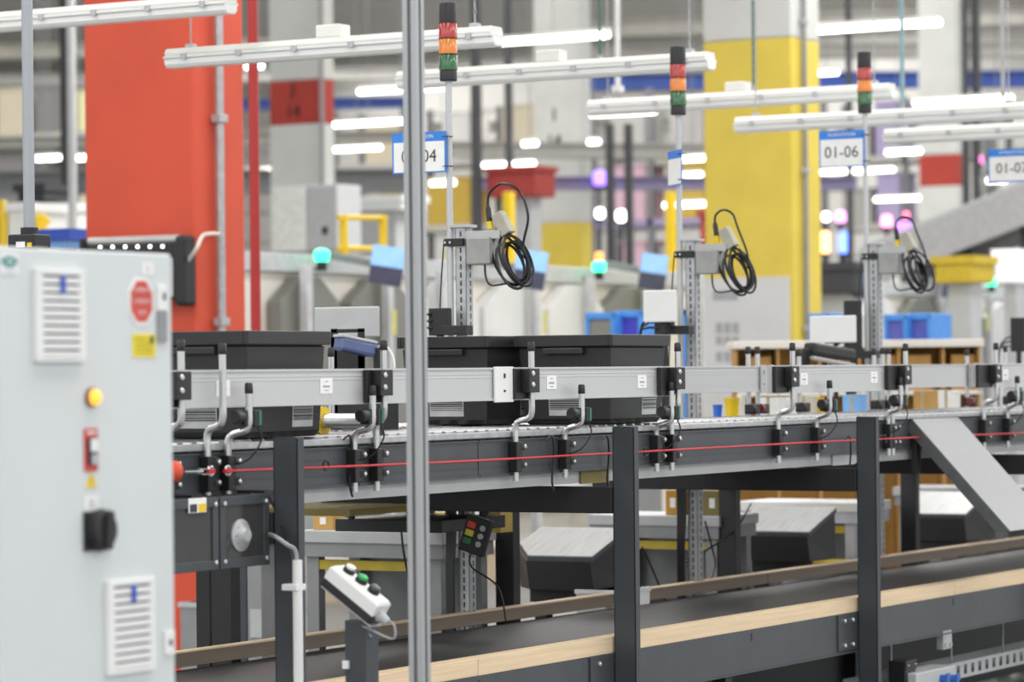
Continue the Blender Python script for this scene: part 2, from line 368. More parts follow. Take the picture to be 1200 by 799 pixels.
# ------------------------------------------------------------------ lower belt conveyor
VN = 5.70
zw1 = pv(700, 749, VN).z; zw0 = zw1 - .060; zc0 = zw0 - .165
VFW = pz(600, 711, zw1).y
lb = thing('belt_conveyor', (UL, (VN + VFW) / 2, zc0), 'low black belt conveyor edged with pine boards running below the roller conveyor', 'conveyor')
joints = [6.6] + [U(x, VN, 740) for x in (560, 1120)] + [UR]
for a, b in zip(joints, joints[1:]): box('edge_board', PINE, lb, a + .002, b - .002, VN, VN + .07, zw0, zw1, .002)
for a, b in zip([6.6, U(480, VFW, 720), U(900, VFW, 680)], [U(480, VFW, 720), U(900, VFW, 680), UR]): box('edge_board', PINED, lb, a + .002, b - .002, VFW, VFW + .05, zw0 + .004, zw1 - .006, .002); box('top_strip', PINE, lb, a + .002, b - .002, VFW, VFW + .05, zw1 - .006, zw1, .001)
box('belt', BELT, lb, 6.6, UR, VN + .07, VFW, zw0 - .02, zw0 - .006)
box('belt_bed', BLACKM, lb, 6.6, UR, VN + .03, VFW + .06, zw0 - .10, zw0 - .022)
for a, b in ((6.6, U(742, VN)), (U(742, VN) + .004, U(1017, VN)), (U(1017, VN) + .004, UR)):
    m = MB(); m.bb(a, b, VN, VN + .02, zc0, zw0); m.bb(a, b, VN - .008, VN + .05, zc0 - .006, zc0)
    m.build('side_channel', DGREY, lb)
for pxs, cols in (((690, 722), (1,)), ((981, 1008), (0, 1))):
    a, b = U(pxs[0], VN, 750), U(pxs[1], VN, 750)
    pl = box('splice_plate', DGREY, lb, a, b, VN - .008, VN, zc0 + .01, zw0 - .002, .001)
    for xx in ([a + .3 * (b - a)] if len(cols) == 1 else [a + .25 * (b - a), a + .6 * (b - a)]) + [a + .9 * (b - a)]:
        for zz in (zc0 + .03, zw0 - .03): MB().lathe((xx, VN - .008, zz), -VY, [(.010, 0), (.010, .006), (.005, .010)], 8).build('bolt', CHROME, pl, smooth=True)
for px in (560, 880, 1117): box('hole_slot', BLACKP, lb, U(px, VN, 745), U(px, VN, 745) + .012, VN - .0015, VN + .001, zw0 - .045, zw0 - .015)
p = pv(1112, 760, VN - .01)
h = box('hanger_plate', GALV, lb, p.x - .05, p.x + .05, VN - .004, VN + .03, zc0 - .075, zc0 + .01, .002)
for dx in (-.03, .03): MB().lathe((p.x + dx, VN - .004, zc0 - .055), -VY, [(.009, 0), (.009, .008)], 8).build('bolt', CHROME, h, smooth=True)
box('rear_skirt', BLACKM, lb, 6.6, UR, VFW + .01, VFW + .02, .04, zw0 - .1)  # dark sheet added to stand in for the shade under the belt
for uu in (8.0, 11.6, 15.2): # feet of the belt frame
    for vv in (VN + .06, VFW - .02): box('leg', BLACKM, lb, uu, uu + .06, vv - .03, vv + .03, 0, zw0 - .1)

# under the belt: cable tray and socket box
tray_v = 5.80; za = pv(1150, 770, tray_v).z; zb2 = pv(1150, 789, tray_v).z
tr = thing('cable_tray', (U(1060, tray_v), tray_v, zb2), 'perforated grey cable tray hanging below the belt conveyor', 'cable tray')
ta, tb_ = U(1025, tray_v, 780), UR; n = 0; m = MB(); x = ta
m.bb(ta, tb_, tray_v, tray_v + .004, za - .016, za); m.bb(ta, tb_, tray_v, tray_v + .004, zb2, zb2 + .016)
while x < tb_: m.bb(x, x + .05, tray_v, tray_v + .004, zb2 + .016, za - .016); x += .09
m.build('side_wall', LGREY, tr); box('bottom', MGREY, tr, ta, tb_, tray_v + .004, tray_v + .15, zb2, zb2 + .004); box('side_wall', MGREY, tr, ta, tb_, tray_v + .15, tray_v + .154, zb2, za)
for px in (1060, 1130, 1190): MB().cyl((U(px, tray_v), tray_v + .08, zb2), (U(px, tray_v), tray_v + .08, zw0 - .1), .005, 6).build('hanger_rod', GALV, tr)
sv = 5.62; p0 = pv(1074, 799, sv); p1 = pv(1120, 779, sv)
sb = thing('socket_box', (p0.x, sv, p0.z - .08), 'grey power socket box with blue outlets under the belt conveyor', 'socket box')
box('housing', LGREY, sb, p0.x, p1.x, sv, sv + .12, p0.z - .08, p1.z, .006)
for i in range(2):
    q = pv(1103 + i * 12, 796, sv); o_ = MB().lathe((q.x, sv, q.z), -VY, [(.022, 0), (.022, .03), (.018, .032)], 14).build('outlet', mat('socket_blue', '#2f5fb0', .4), sb, smooth=True)
    box('flap', mat('socket_blue', '#2f5fb0', .4), o_, q.x - .02, q.x + .02, sv - .036, sv - .03, q.z - .005, q.z + .03, .002)
box('bracket', GALV, sb, p0.x + .02, p1.x - .02, sv + .12, VN + .12, p1.z - .03, p1.z)
q = pv(1068, 776, 5.66); b2 = thing('junction_box', (q.x, q.y, q.z - .06), 'small black junction box below the belt channel beside the third post', 'junction box')
box('body', BLACKP, b2, q.x - .07, q.x + .05, q.y, q.y + .08, q.z - .09, q.z + .01, .004); box('lid', BLACKM, b2, q.x - .072, q.x + .052, q.y - .006, q.y, q.z - .03, q.z + .012, .002)
for dx in (-.05, .03): MB().lathe((q.x + dx, q.y - .006, q.z - .01), -VY, [(.005, 0), (.005, .004)], 6).build('screw', CHROME, b2)

# ------------------------------------------------------------------ support frames: front post, cross beam, rear leg
PV0, PV1 = 5.60, 5.69
names = ['charcoal steel frame with front post beside the white conduit', 'charcoal steel frame with front post in the middle of the conveyor', 'charcoal steel frame with front post left of the silver chute', 'charcoal steel frame at the far right end of the conveyor']
for i, (px, ytop, legpx) in enumerate(((349, 514, 272), (743.5, 501, 602), (1027, 489, 862), (1240, 478, 1073))):
    uu = U(px, PV0, 600); zt = pv(px, ytop, PV0).z
    f = thing('support_frame', (uu, 6.2, 0), names[i], 'frame', 'conveyor support frames')
    m = MB(); m.bb(uu, uu + .005, PV0, PV1, 0, zt); m.bb(uu, uu + .038, PV0, PV0 + .005, 0, zt); m.bb(uu, uu + .038, PV1 - .005, PV1, 0, zt); m.bb(uu, uu + .038, PV0, PV1, zt, zt + .004)
    m.build('front_post', DPOST, f, .0015)
    bz1 = ZTR - .012; bz0 = bz1 - .098
    box('cross_beam', BLACKM, f, uu - .01, uu + .05, PV1, 6.98, bz0, bz1, .003)
    lu = U(legpx, 6.93, 640); lv = 6.96; box('rear_leg', BLACKM, f, lu - .03, lu + .03, lv - .045, lv + .045, 0, bz0, .003); box('rear_beam', BLACKM, f, uu + .05, lu + .10, 6.91, 6.98, bz0, bz1, .003)
    box('base_plate', BLACKM, f, uu - .05, uu + .09, PV0 - .04, PV1 + .04, 0, .012); box('base_plate', BLACKM, f, lu - .08, lu + .08, lv - .08, lv + .08, 0, .012)
    q = pv(px + 4, 0, PV0); zr = [pv(px, y, RV).z for y in (547, 530, 515, 505)][i]
    MB().tube(arc((U((381, 756, 1037, 1252)[i], RV), RV, zr), UX, Z, .016, 0, 2 * math.pi, 12)[:-1], .0035, 6, True).bar((uu + .036, PV1 - .02, zr + .018), (U((381, 756, 1037, 1252)[i], RV) - .004, RV, zr + .018), .01, .004).build('eyelet', BLACKP, f, smooth=True)

# ------------------------------------------------------------------ totes on the rollers
BAR = MB
def tote(px_c, v0, v1, length, label, tape=None):
    u0 = U(px_c, v0, 440); u1 = u0 + length; zb = ZT + .008; zt = zb + (pv(718, 391.5, 5.9).z - (ZT + .008))
    t = thing('tote', ((u0 + u1) / 2, (v0 + v1) / 2, zb), label, 'tote', 'black totes on the roller conveyor')
    def ring(ins, z): return [(u0 + ins, v0 + ins, z), (u1 - ins, v0 + ins, z), (u1 - ins, v1 - ins, z), (u0 + ins, v1 - ins, z)]
    rings = [ring(.040, zb), ring(.030, zb + .02), ring(.016, zt - .05), ring(.022, zt - .05), ring(.022, zt - .02), ring(.045, zb + .012)]
    vs = sum(rings, []); fs = [[3, 2, 1, 0]]
    for i in range(len(rings) - 1):
        for k in range(4): fs.append([i * 4 + k, i * 4 + (k + 1) % 4, i * 4 + 4 + (k + 1) % 4, i * 4 + 4 + k])
    fs.append([20, 21, 22, 23]); MB().add(vs, fs).build('body', TOTE, t, .004)
    m = MB(); o = .0
    m.bb(u0, u1, v0, v0 + .018, zt - .045, zt); m.bb(u0, u1, v1 - .018, v1, zt - .045, zt); m.bb(u0, u0 + .018, v0 + .018, v1 - .018, zt - .045, zt); m.bb(u1 - .018, u1, v0 + .018, v1 - .018, zt - .045, zt)
    m.build('rim', TOTE, t, .003)
    m = MB()
    for f in (.12, .32, .68, .88):
        vv = v0 + (v1 - v0) * f; m.bb(u0 + .006, u0 + .02, vv - .006, vv + .006, zt - .13, zt - .045)
        uu = u0 + length * f; m.bb(uu - .006, uu + .006, v0 + .006, v0 + .02, zt - .09, zt - .045)
    pass
    hm = MB(); vm = (v0 + v1) / 2; hm.bb(u0 - .004, u0 + .016, vm - .09, vm + .09, zt - .075, zt - .05); hm.build('handle', TOTE, t, .004)
    # barcode stickers on the end and the long side
    def slant(z): return .03 - .014 * (z - zb - .02) / (zt - .05 - zb - .02)
    zc = zb + .075
    lab = MB(); w = .155; h = .085
    e = [(u0 + slant(zc - h / 2) - .0015, vm - w / 2, zc - h / 2), (u0 + slant(zc + h / 2) - .0015, vm - w / 2, zc + h / 2), (u0 + slant(zc + h / 2) - .0015, vm + w / 2, zc + h / 2), (u0 + slant(zc - h / 2) - .0015, vm + w / 2, zc - h / 2)]
    s_ = lab.prism(e, (.001, 0, 0)).build('barcode_sticker', mat('barcode_paper', '#b9bbba', .5), t)
    b = MB(); zz = zc - h / 2 + .024
    while zz < zc + h / 2 - .004:
        hh = random.choice((.002, .004, .006)); b.bb(u0 + slant(zz) - .003, u0 + slant(zz) - .0012, vm - w / 2 + .004, vm + w / 2 - .004, zz, zz + hh); zz += hh + random.choice((.003, .005))
    b.build('barcode_bars', INK, s_)
    um = u0 + length * .72
    s_ = MB().prism([(um - .06, v0 + slant(zc - h / 2) - .0015, zc - h / 2), (um + .06, v0 + slant(zc - h / 2) - .0015, zc - h / 2), (um + .06, v0 + slant(zc + h / 2) - .0015, zc + h / 2), (um - .06, v0 + slant(zc + h / 2) - .0015, zc + h / 2)], (0, .001, 0)).build('barcode_sticker', mat('barcode_paper', '#b9bbba', .5), t)
    b = MB(); zz = zc - h / 2 + .024
    while zz < zc + h / 2 - .004:
        hh = random.choice((.002, .004, .006)); b.bb(um - .056, um + .056, v0 + slant(zz) - .003, v0 + slant(zz) - .0012, zz, zz + hh); zz += hh + random.choice((.003, .005))
    b.build('barcode_bars', INK, s_)
    return t
tote(291, 5.90, 6.34, .485, 'black plastic tote nearest the grey cabinet on the roller conveyor')
tote(718, 5.90, 6.34, .485, 'black plastic tote in front of the second signal mast on the conveyor')
tote(573, 6.37, 6.79, .485, 'black plastic tote at the foot of the 01-04 mast')
# transfer table carrying the inner tote at the first station
tt = thing('transfer_table', (10.8, 6.75, ZB), 'short roller transfer table behind the conveyor at the first station', 'transfer table')
for x in (10.0, 11.6): box('side_channel', DGREY, tt, x, x + .04, 6.48, 7.2, ZB, ZT)
for k in range(8): MB().cyl((10.04, 6.53 + k * .085, ZT - .018), (11.6, 6.53 + k * .085, ZT - .018), .024, 10).build('roller', CHROME, tt, smooth=True)
for x in (10.02, 11.62):
    box('leg', BLACKM, tt, x - .02, x + .02, 7.1, 7.16, 0, ZB)
box('drip_pan', BRACK, tt, 10.05, 11.5, 6.50, 7.10, 1.275, 1.30)
box('drawer', BLACKM, tt, 10.9, 11.4, 6.62, 7.12, 1.17, 1.22, .003)
for x in (10.92, 11.36):
    for y in (6.7, 7.05): box('drawer_hanger', BLACKM, tt, x, x + .02, y, y + .02, 1.22, 1.275)

# ------------------------------------------------------------------ silver chute beside the third post
cu0, cu1 = U(1074, 5.80, 490), U(1127, 5.80, 487)
ztop = pv(1074, 491, 5.80).z; low = pu(1184, 622, cu0)
ch = thing('chute', (cu0, low.y, low.z), 'smooth silver slide chute leading down from the conveyor at right', 'chute')
T0 = Vector((0, 5.82, ztop)); T1 = Vector((0, low.y, low.z)); sl = (T1 - T0).normalized(); nn = Vector((0, sl.z, -sl.y)); nn = nn if nn.z < 0 else -nn
def cpt(u, p, off=0): return Vector((u, p.y, p.z)) + nn * off
MB().prism([cpt(cu0, T0), cpt(cu1, T0), cpt(cu1, T1), cpt(cu0, T1)], nn * .004).build('slide_plate', mat('brushed_chute_steel', '#939597', .45, .4, .06, 12, 0, (20, 2, 2)), ch)
for uu in (cu0, cu1 - .003):
    MB().prism([cpt(uu, T0, .004), cpt(uu, T1, .004), cpt(uu, T1 - sl * .05, .055), cpt(uu, T0, .055)], (.003, 0, 0)).build('side_flange', mat('flange_grey', '#5f6163', .45, .2), ch)
MB().prism([cpt(cu0, T1 - sl * .05, .055), cpt(cu1, T1 - sl * .05, .055), cpt(cu1, T1, .004), cpt(cu0, T1, .004)], nn * .003).build('front_lip', DGREY, ch)
box('mounting_bracket', BLACKM, ch, cu0 + .02, cu0 + .08, 5.812, 5.836, ztop - .25, ztop - .05, .003)
box('mounting_bracket', BLACKM, ch, cu1 - .08, cu1 - .02, 5.812, 5.836, ztop - .25, ztop - .05, .003)
for s_ in (.12, .55): MB().lathe(cpt(cu0 + .03, T0 + sl * s_), -nn, [(.006, 0), (.004, .003)], 8).build('rivet', CHROME, ch)

# ------------------------------------------------------------------ control cabinet
CV = 4.43
ca, cb = U(-1.5, CV, 500), U(203.5, CV, 500); czt = pv(199, 297.5, CV).z
cab = thing('control_cabinet', ((ca + cb) / 2, CV + .25, 0), 'tall pale grey electrical control cabinet with vents and a rotary switch', 'cabinet')
box('body', CABP, cab, ca, cb, CV + .022, CV + .50, .1, czt - .004, .006)
box('plinth', DGREY, cab, ca + .01, cb - .01, CV + .04, CV + .48, 0, .1)
dr = MB().bb(ca + .002, cb - .002, CV, CV + .02, .115, czt).build('door', CABP, cab, .006)
def onface(px, py): p = pv(px, py, CV); return p
def plate(name, m, par, x0, y0, x1, y1, proud=.002, bevel=0, base=0.):
    yc = (y0 + y1) / 2; xc = (x0 + x1) / 2
    a, b = pv(x0, yc, CV).x, pv(x1, yc, CV).x; z0, z1 = pv(xc, y1, CV).z, pv(xc, y0, CV).z
    return box(name, m, par, a, b, CV - base - proud, CV - base, z0, z1, bevel)
def vent(x0, y0, x1, y1):
    yc = (y0 + y1) / 2; xc = (x0 + x1) / 2
    a, b = pv(x0, yc, CV).x, pv(x1, yc, CV).x; z0, z1 = pv(xc, y1, CV).z, pv(xc, y0, CV).z
    m = MB(); m.bb(a, b, CV - .004, CV, z0, z1); m.bb(a, b, CV - .014, CV - .004, z1 - .014, z1); m.bb(a, b, CV - .014, CV - .004, z0, z0 + .008)
    m.bb(a, a + .022, CV - .014, CV - .004, z0 + .008, z1 - .014); m.bb(b - .018, b, CV - .014, CV - .004, z0 + .008, z1 - .014)
    v_ = m.build('filter_vent', WHITE, cab, .002)
    box('filter_mesh', BLACKP, v_, a + .022, b - .018, CV - .005, CV - .004, z0 + .008, z1 - .014)
    n = 10; h = (z1 - z0 - .024) / n
    for i in range(n):
        zz = z0 + .010 + i * h
        MB().prism([(a + .022, CV - .013, zz), (a + .022, CV - .013, zz + h * .70), (a + .022, CV - .006, zz + h * .74), (a + .022, CV - .005, zz)], (b - a - .040, 0, 0)).build('slat', WHITE, v_)
    uc = (a * .48 + b * .52)
    box('blue_latch', mat('latch_blue', '#3b57b8', .4), v_, uc - .008, uc + .008, CV - .018, CV - .0135, z1 - .055, z1 - .014, .002)
vent(38, 315, 95, 424); vent(122.5, 678, 177, 788)
s = plate('maker_sticker', PAPER, dr, 0, 297, 20.5, 321)
c = onface(10, 306); m = MB(); poly = [(c.x + .027 * math.cos(a), CV - .0022, c.z + .011 * math.sin(a)) for a in [i * math.pi / 9 for i in range(18)]]
MB().prism(poly, (0, -.0012, 0)).build('oval_mark', mat('teal_print', '#2c8a86', .5), s)
plate('oval_print', PAPER, s, 6, 304.8, 14, 307.2, .0006, 0, .0034)
for yy in (313, 317.5): plate('print_line', mat('lilac_print', '#a9a9c4', .6), s, 4, yy - .6, 17, yy + .6, .0008, 0, .002)
s = plate('small_sticker', PAPER, dr, 166.5, 308, 178.5, 321.5); plate('print_line', INK, s, 171, 312, 174.5, 313, .0008, 0, .002); plate('print_line', INK, s, 171, 316.5, 174.5, 317.5, .0008, 0, .002)
# octagonal notice
c = onface(165, 353); hx = (onface(179.5, 353).x - onface(150.5, 353).x) / 2; hz = (onface(165, 325).z - onface(165, 381).z) / 2
def octa(k, v, d): return MB().prism([(c.x + hx * k * x, v, c.z + hz * k * z) for x, z in ((-1, -.45), (-.42, -1), (.42, -1), (1, -.45), (1, .45), (.42, 1), (-.42, 1), (-1, .45))], (0, -d, 0))
oc = octa(1, CV, .002).build('warning_octagon', PAPER, dr); octa(.86, CV - .002, .001).build('red_field', mat('octagon_red', '#c64a40', .5), oc)
for i, tx in enumerate(('NO ABRIR SIN LA', 'AUTORIZACION', 'DE MNT')): text(tx, .0125, (c.x, CV - .0032, c.z + .026 - i * .026), UX, Z, PAPER, oc, sx=.62)
s = plate('yellow_sticker', mat('sticker_yellow', '#e7d21e', .5), dr, 155, 391, 181.5, 418)
plate('print_block', INK, s, 175, 394, 179, 402, .0008, 0, .002)
for yy in (397, 403, 408, 413): plate('print_line', INK, s, 158, yy - .5, 172 if yy < 400 else 178, yy + .4, .0008, 0, .002)
hd = plate('door_lock', WHITE, dr, 183, 334, 194, 364, .006, .002); plate('keyhole', BLACKP, hd, 188.5, 343, 191.5, 352, .001, 0, .006)
plate('grey_strip', MGREY, dr, 183.5, 364.5, 194, 401, .006, .001)
hd = plate('door_lock', WHITE, dr, 191.5, 739, 203, 767, .006, .002); plate('keyhole', BLACKP, hd, 196, 749, 199.5, 756, .001, 0, .006)
# amber pilot light
c = onface(106.5, 465.5); lp = MB().lathe((c.x, CV, c.z), -VY, [(.0165 * 1.35, 0), (.0165 * 1.35, .008), (.018, .010)], 20).build('pilot_bezel', mat('bezel_brown', '#7d5a4a', .4), cab, smooth=True)
MB().lathe((c.x, CV - .009, c.z), -VY, [(.0185, 0), (.0175, .006), (.012, .012), (.004, .014)], 18).build('pilot_lamp', mat('amber_lamp', '#ffb23c', .3, emit=.9), lp, smooth=True)
# red-backed rocker switch
s = plate('switch_plate', mat('plate_red', '#c4453f', .5), cab, 98, 502, 113.5, 552, .003); plate('switch_body', BLACKP, s, 101, 513, 112, 545, .003, .001, .003); plate('rocker', WHITE, s, 103.5, 514, 111, 529, .004, .001, .006)
plate('rocker_lower', LGREY, s, 105, 532, 111, 544, .002, .001, .006); plate('print_line', PAPER, s, 100.5, 505.5, 111, 508, .0006, 0, .003)
c = onface(106.3, 562); a_ = .021
s = MB().prism([(c.x - a_, CV, c.z - .017), (c.x + a_, CV, c.z - .017), (c.x, CV, c.z + .018)], (0, -.002, 0)).build('hazard_triangle', mat('sticker_yellow2', '#dfc02a', .5), dr)
text('!', .022, (c.x, CV - .0022, c.z - .004), UX, Z, INK, s)
s = plate('small_sticker', PAPER, dr, 99.5, 582.5, 114.5, 598)
for yy in (586, 590, 594): plate('print_line', INK, s, 103, yy - .4, 111, yy + .4, .0008, 0, .002)
# rotary main switch
rs = plate('rotary_switch_base', BLACKP, cab, 97, 598.5, 129, 645, .006, .002); c = onface(114, 621)
MB().lathe((c.x, CV - .006, c.z), -VY, [(.048, 0), (.048, .006), (.043, .008), (.043, .018), (.038, .022)], 20).build('rotary_dial', BLACKP, rs, smooth=True)
MB().box((c.x + .004, CV - .030, c.z), (.024, .016, .086), Matrix.Rotation(.08, 3, 'Y')).build('rotary_grip', BLACKP, rs, .005)
text('O', .014, (c.x + .048, CV - .0065, c.z - .05), UX, Z, PAPER, rs)

# ------------------------------------------------------------------ slotted aluminium post in the foreground
pc_ = pd(488, 400, 9.2); hw, g, dd, inn = .0225, .006, .004, .0125
prof = []
for q in range(4):
    a = q * math.pi / 2; rot = Matrix.Rotation(a, 2)
    for x, y in ((-hw, -hw), (-g, -hw), (-g, -hw + dd), (-.011, -hw + dd), (-.011, -hw + .011), (.011, -hw + .011), (.011, -hw + dd), (g, -hw + dd), (g, -hw)):
        v2 = rot @ Vector((x, y)); prof.append((pc_.x + v2.x, pc_.y + v2.y, 0))
fp = thing('slotted_post', (pc_.x, pc_.y, 0), 'tall slotted aluminium extrusion post standing in front of the conveyor', 'post')
MB().prism(prof, (0, 0, 4.2)).build('profile', EXTR, fp)
box('foot_plate', GALV, fp, pc_.x - .07, pc_.x + .07, pc_.y - .07, pc_.y + .07, 0, .012, .003)
MB().bb(pc_.x - .024, pc_.x + .024, pc_.y - .024, pc_.y + .024, 4.2, 4.206).build('end_cap', BLACKP, fp)

# galvanised tube behind the cabinet, on a dark clamp block
q = pd(33, 140, 11.7)
gp = thing('tube_post', (q.x, q.y, 0), 'pale round steel tube rising behind the control cabinet at far left', 'post')
MB().cyl((q.x, q.y, 0), (q.x, q.y, 4.4), .021, 14).build('tube', mat('tube_grey', '#a7abb0', .4, .4, .04, 10), gp, smooth=True)
zq = pd(33, 283, 11.7).z
cl = MB().box((q.x, q.y, zq), (.10, .12, .05)).build('clamp_block', BLACKP, gp, .006)
box('clamp_label', PAPER, cl, q.x - .052, q.x - .05, q.y - .02, q.y + .02, zq - .022, zq - .002); box('clamp_patch', YEL, cl, q.x - .052, q.x - .05, q.y - .05, q.y - .03, zq - .022, zq - .006)
MB().lathe((q.x, q.y, zq - .04), Z, [(.032, 0), (.032, .09)], 12).build('collar', BLACKM, gp, smooth=True)

# ------------------------------------------------------------------ push-button station on its own stand
bp = pd(424, 760, 9.75)
ps = thing('button_stand', (bp.x, bp.y, 0), 'charcoal square stand below the white push-button box', 'stand')
zt = pd(424, 726, 9.75).z
m = MB(); m.bb(bp.x - .037, bp.x + .037, bp.y - .037, bp.y + .037, 0, zt)
m.build('column', DPOST, ps, .003); box('base_plate', DPOST, ps, bp.x - .1, bp.x + .1, bp.y - .1, bp.y + .1, 0, .012, .002)
q = pd(405, 779, 9.72); box('cable_clip', WHITE, ps, bp.x - .047, bp.x - .037, bp.y + .02, bp.y + .04, q.z - .012, q.z + .012)
al = math.radians(34); Lv = Vector((0, -math.cos(al), -math.sin(al))); Nv = Vector((0, -math.sin(al), math.cos(al))); Sv = UX
cB = pd(417, 696, 9.72)
Mb = Matrix((Lv, Sv, Nv)).transposed()
pb = thing('push_button_box', cB - Z * .08, 'white and black push-button box with three buttons tilted on its stand', 'control box')
L_ = .205
MB().box(cB - Nv * .022, (L_, .075, .026), Mb).build('base', BLACKP, pb, .004)
lid = MB()
lo_, hi_ = .0375, .030
vs = []
for h, wv, lv in ((-.009, .0375, L_ / 2), (.030, .0375, L_ / 2), (.040, .029, L_ / 2 - .009)):
    for sx_, sy_ in ((-1, -1), (1, -1), (1, 1), (-1, 1)): vs.append(cB + Lv * sx_ * lv + Sv * sy_ * wv + Nv * h)
lid.add(vs, [(3, 2, 1, 0), (8, 9, 10, 11)] + [(i * 4 + k, i * 4 + (k + 1) % 4, i * 4 + 4 + (k + 1) % 4, i * 4 + 4 + k) for i in range(2) for k in range(4)])
lid.build('lid', WHITE, pb, .003)
for k, (nm, mm) in enumerate((('white', WHITE), ('green', mat('button_green', '#2fae5c', .35)), ('black', mat('button_grey', '#555a58', .4)))):
    o = cB + Lv * (-.058 + k * .052) + Nv * .040
    b = MB().lathe(o, Nv, [(.019, 0), (.019, .012), (.016, .014)], 18).build('button_collar', BLACKP, pb, smooth=True)
    MB().lathe(o + Nv * .013, Nv, [(.0155, 0), (.0155, .008), (.012, .010)], 18).build('button_cap', mm, b, smooth=True, label=nm + ' button cap')
o = cB + Lv * (L_ / 2)
MB().lathe(o - Nv * .004, Lv, [(.021, 0), (.021, .006), (.016, .012), (.013, .03), (.008, .036)], 14).build('cable_gland', LGREY, pb, smooth=True)
br = [cB + Lv * a + Nv * b for a, b in ((-.09, -.038), (.10, -.038), (.115, -.05), (.13, -.04))]
MB().bar(cB - Lv * .10 - Nv * .039, cB + Lv * .11 - Nv * .039, .06, .006, Nv).build('mounting_plate', GALV, pb, .001)
MB().tube(smoothpath([o + Lv * .03, o + Lv * .06 + Z * .0, o + Lv * .05 - Z * .045, cB + Lv * .06 - Nv * .05 - Z * .02, Vector((bp.x - .01, bp.y - .041, zt - .05))], 6), .004, 6).build('cable', mat('grey_cable', '#9a9c9e', .4), pb, smooth=True)

# white conduit on the first post
q = pv(349, 720, 5.555)
cn = thing('conduit', (q.x, q.y, 0), 'white plastic conduit pipe clipped to the first charcoal post', 'pipe')
zt = pv(349, 656, 5.555).z
MB().tube([(q.x, q.y, 0), (q.x, q.y, zt)], .0155, 14).build('pipe', WHITE, cn, smooth=True)
zc = pv(349, 688, 5.555).z
MB().bb(q.x - .022, q.x + .03, q.y - .012, q.y + .045, zc - .010, zc + .010).build('clip', WHITE, cn, .003)
MB().tube(smoothpath([(q.x, q.y, zt - .02), (q.x - .005, q.y + .005, zt + .03), pv(336, 638, 5.57), pv(325, 630, 5.60), pv(316, 626, 5.69)], 6), .007, 10).build('flexible_cable', mat('grey_cable', '#9a9c9e', .4), cn, smooth=True)
MB().tube(smoothpath([pv(312, 575, 5.83), pv(326, 605, 5.7), pv(338, 640, 5.60), pv(344, 662, 5.575)], 6), .004, 8).build('thin_cable', RUBBER, cn, smooth=True)

# ------------------------------------------------------------------ picking stations: masts, signal towers, signs, scanners
MV = 6.87
LRED, LAMB, LGRN = mat('tower_red', '#b02a26', .25, coat=.5), mat('tower_amber', '#e07f1e', .25, coat=.5), mat('tower_green', '#17602f', .25, coat=.5)
which = ['first', 'second', 'third', 'fourth']
BLUEP = mat('sign_blue', '#2f7fd8', .5)
def tower(p, z0, h, r, label):
    t = thing('signal_tower', (p.x, p.y, z0), label, 'signal light', 'signal towers on the station masts')
    s = h / 88.
    def seg(nm, m_, a, b, rr=1.): return MB().lathe((p.x, p.y, z0 + a * s), Z, [(r * .92 * rr, 0), (r * rr, .003), (r * rr, (b - a) * s - .004), (r * .95 * rr, (b - a) * s)], 20).build(nm, m_, t, smooth=True)
    seg('socket', BLACKP, -3, 9, .94); seg('green_lens', LGRN, 9, 28); seg('amber_lens', LAMB, 28, 46.5); seg('red_lens', LRED, 46.5, 65); seg('cap', BLACKP, 65, 88, .97)
    for a in (28, 46.5, 65): MB().lathe((p.x, p.y, z0 + a * s - .002), Z, [(r * 1.03, 0), (r * 1.03, .005)], 20).build('joint_ring', BLACKP, t, smooth=True)
def sign(center, right, w, h, num, label):
    right = Vector(right).normalized(); n = right.cross(Z); c = Vector(center)
    t = thing('station_sign', c - Z * h / 2, label, 'sign', 'station number signs')
    M3 = Matrix((right, -n, Z)).transposed()
    MB().box(c, (w, .004, h), M3).build('board', BLUEP, t)
    MB().box(c - Z * h * .10 + n * .0022, (w * .94, .001, h * .73), M3).build('number_field', PAPER, t)
    if num: text(num, h * .44, c - Z * h * .10 + n * .003, right, Z, INK, t, 'number')
    if num: text('WORKSTATION', h * .125, c + Z * h * .385 + n * .0024, right, Z, PAPER, t, 'header', sx=.9)
    for s in (-.36, .36): MB().tube(arc(c + right * w * .53 + Z * h * s, right, -n, .022, 0, 2 * math.pi, 10)[:-1], .0018, 5, True).build('cable_tie', BLACKP, t)
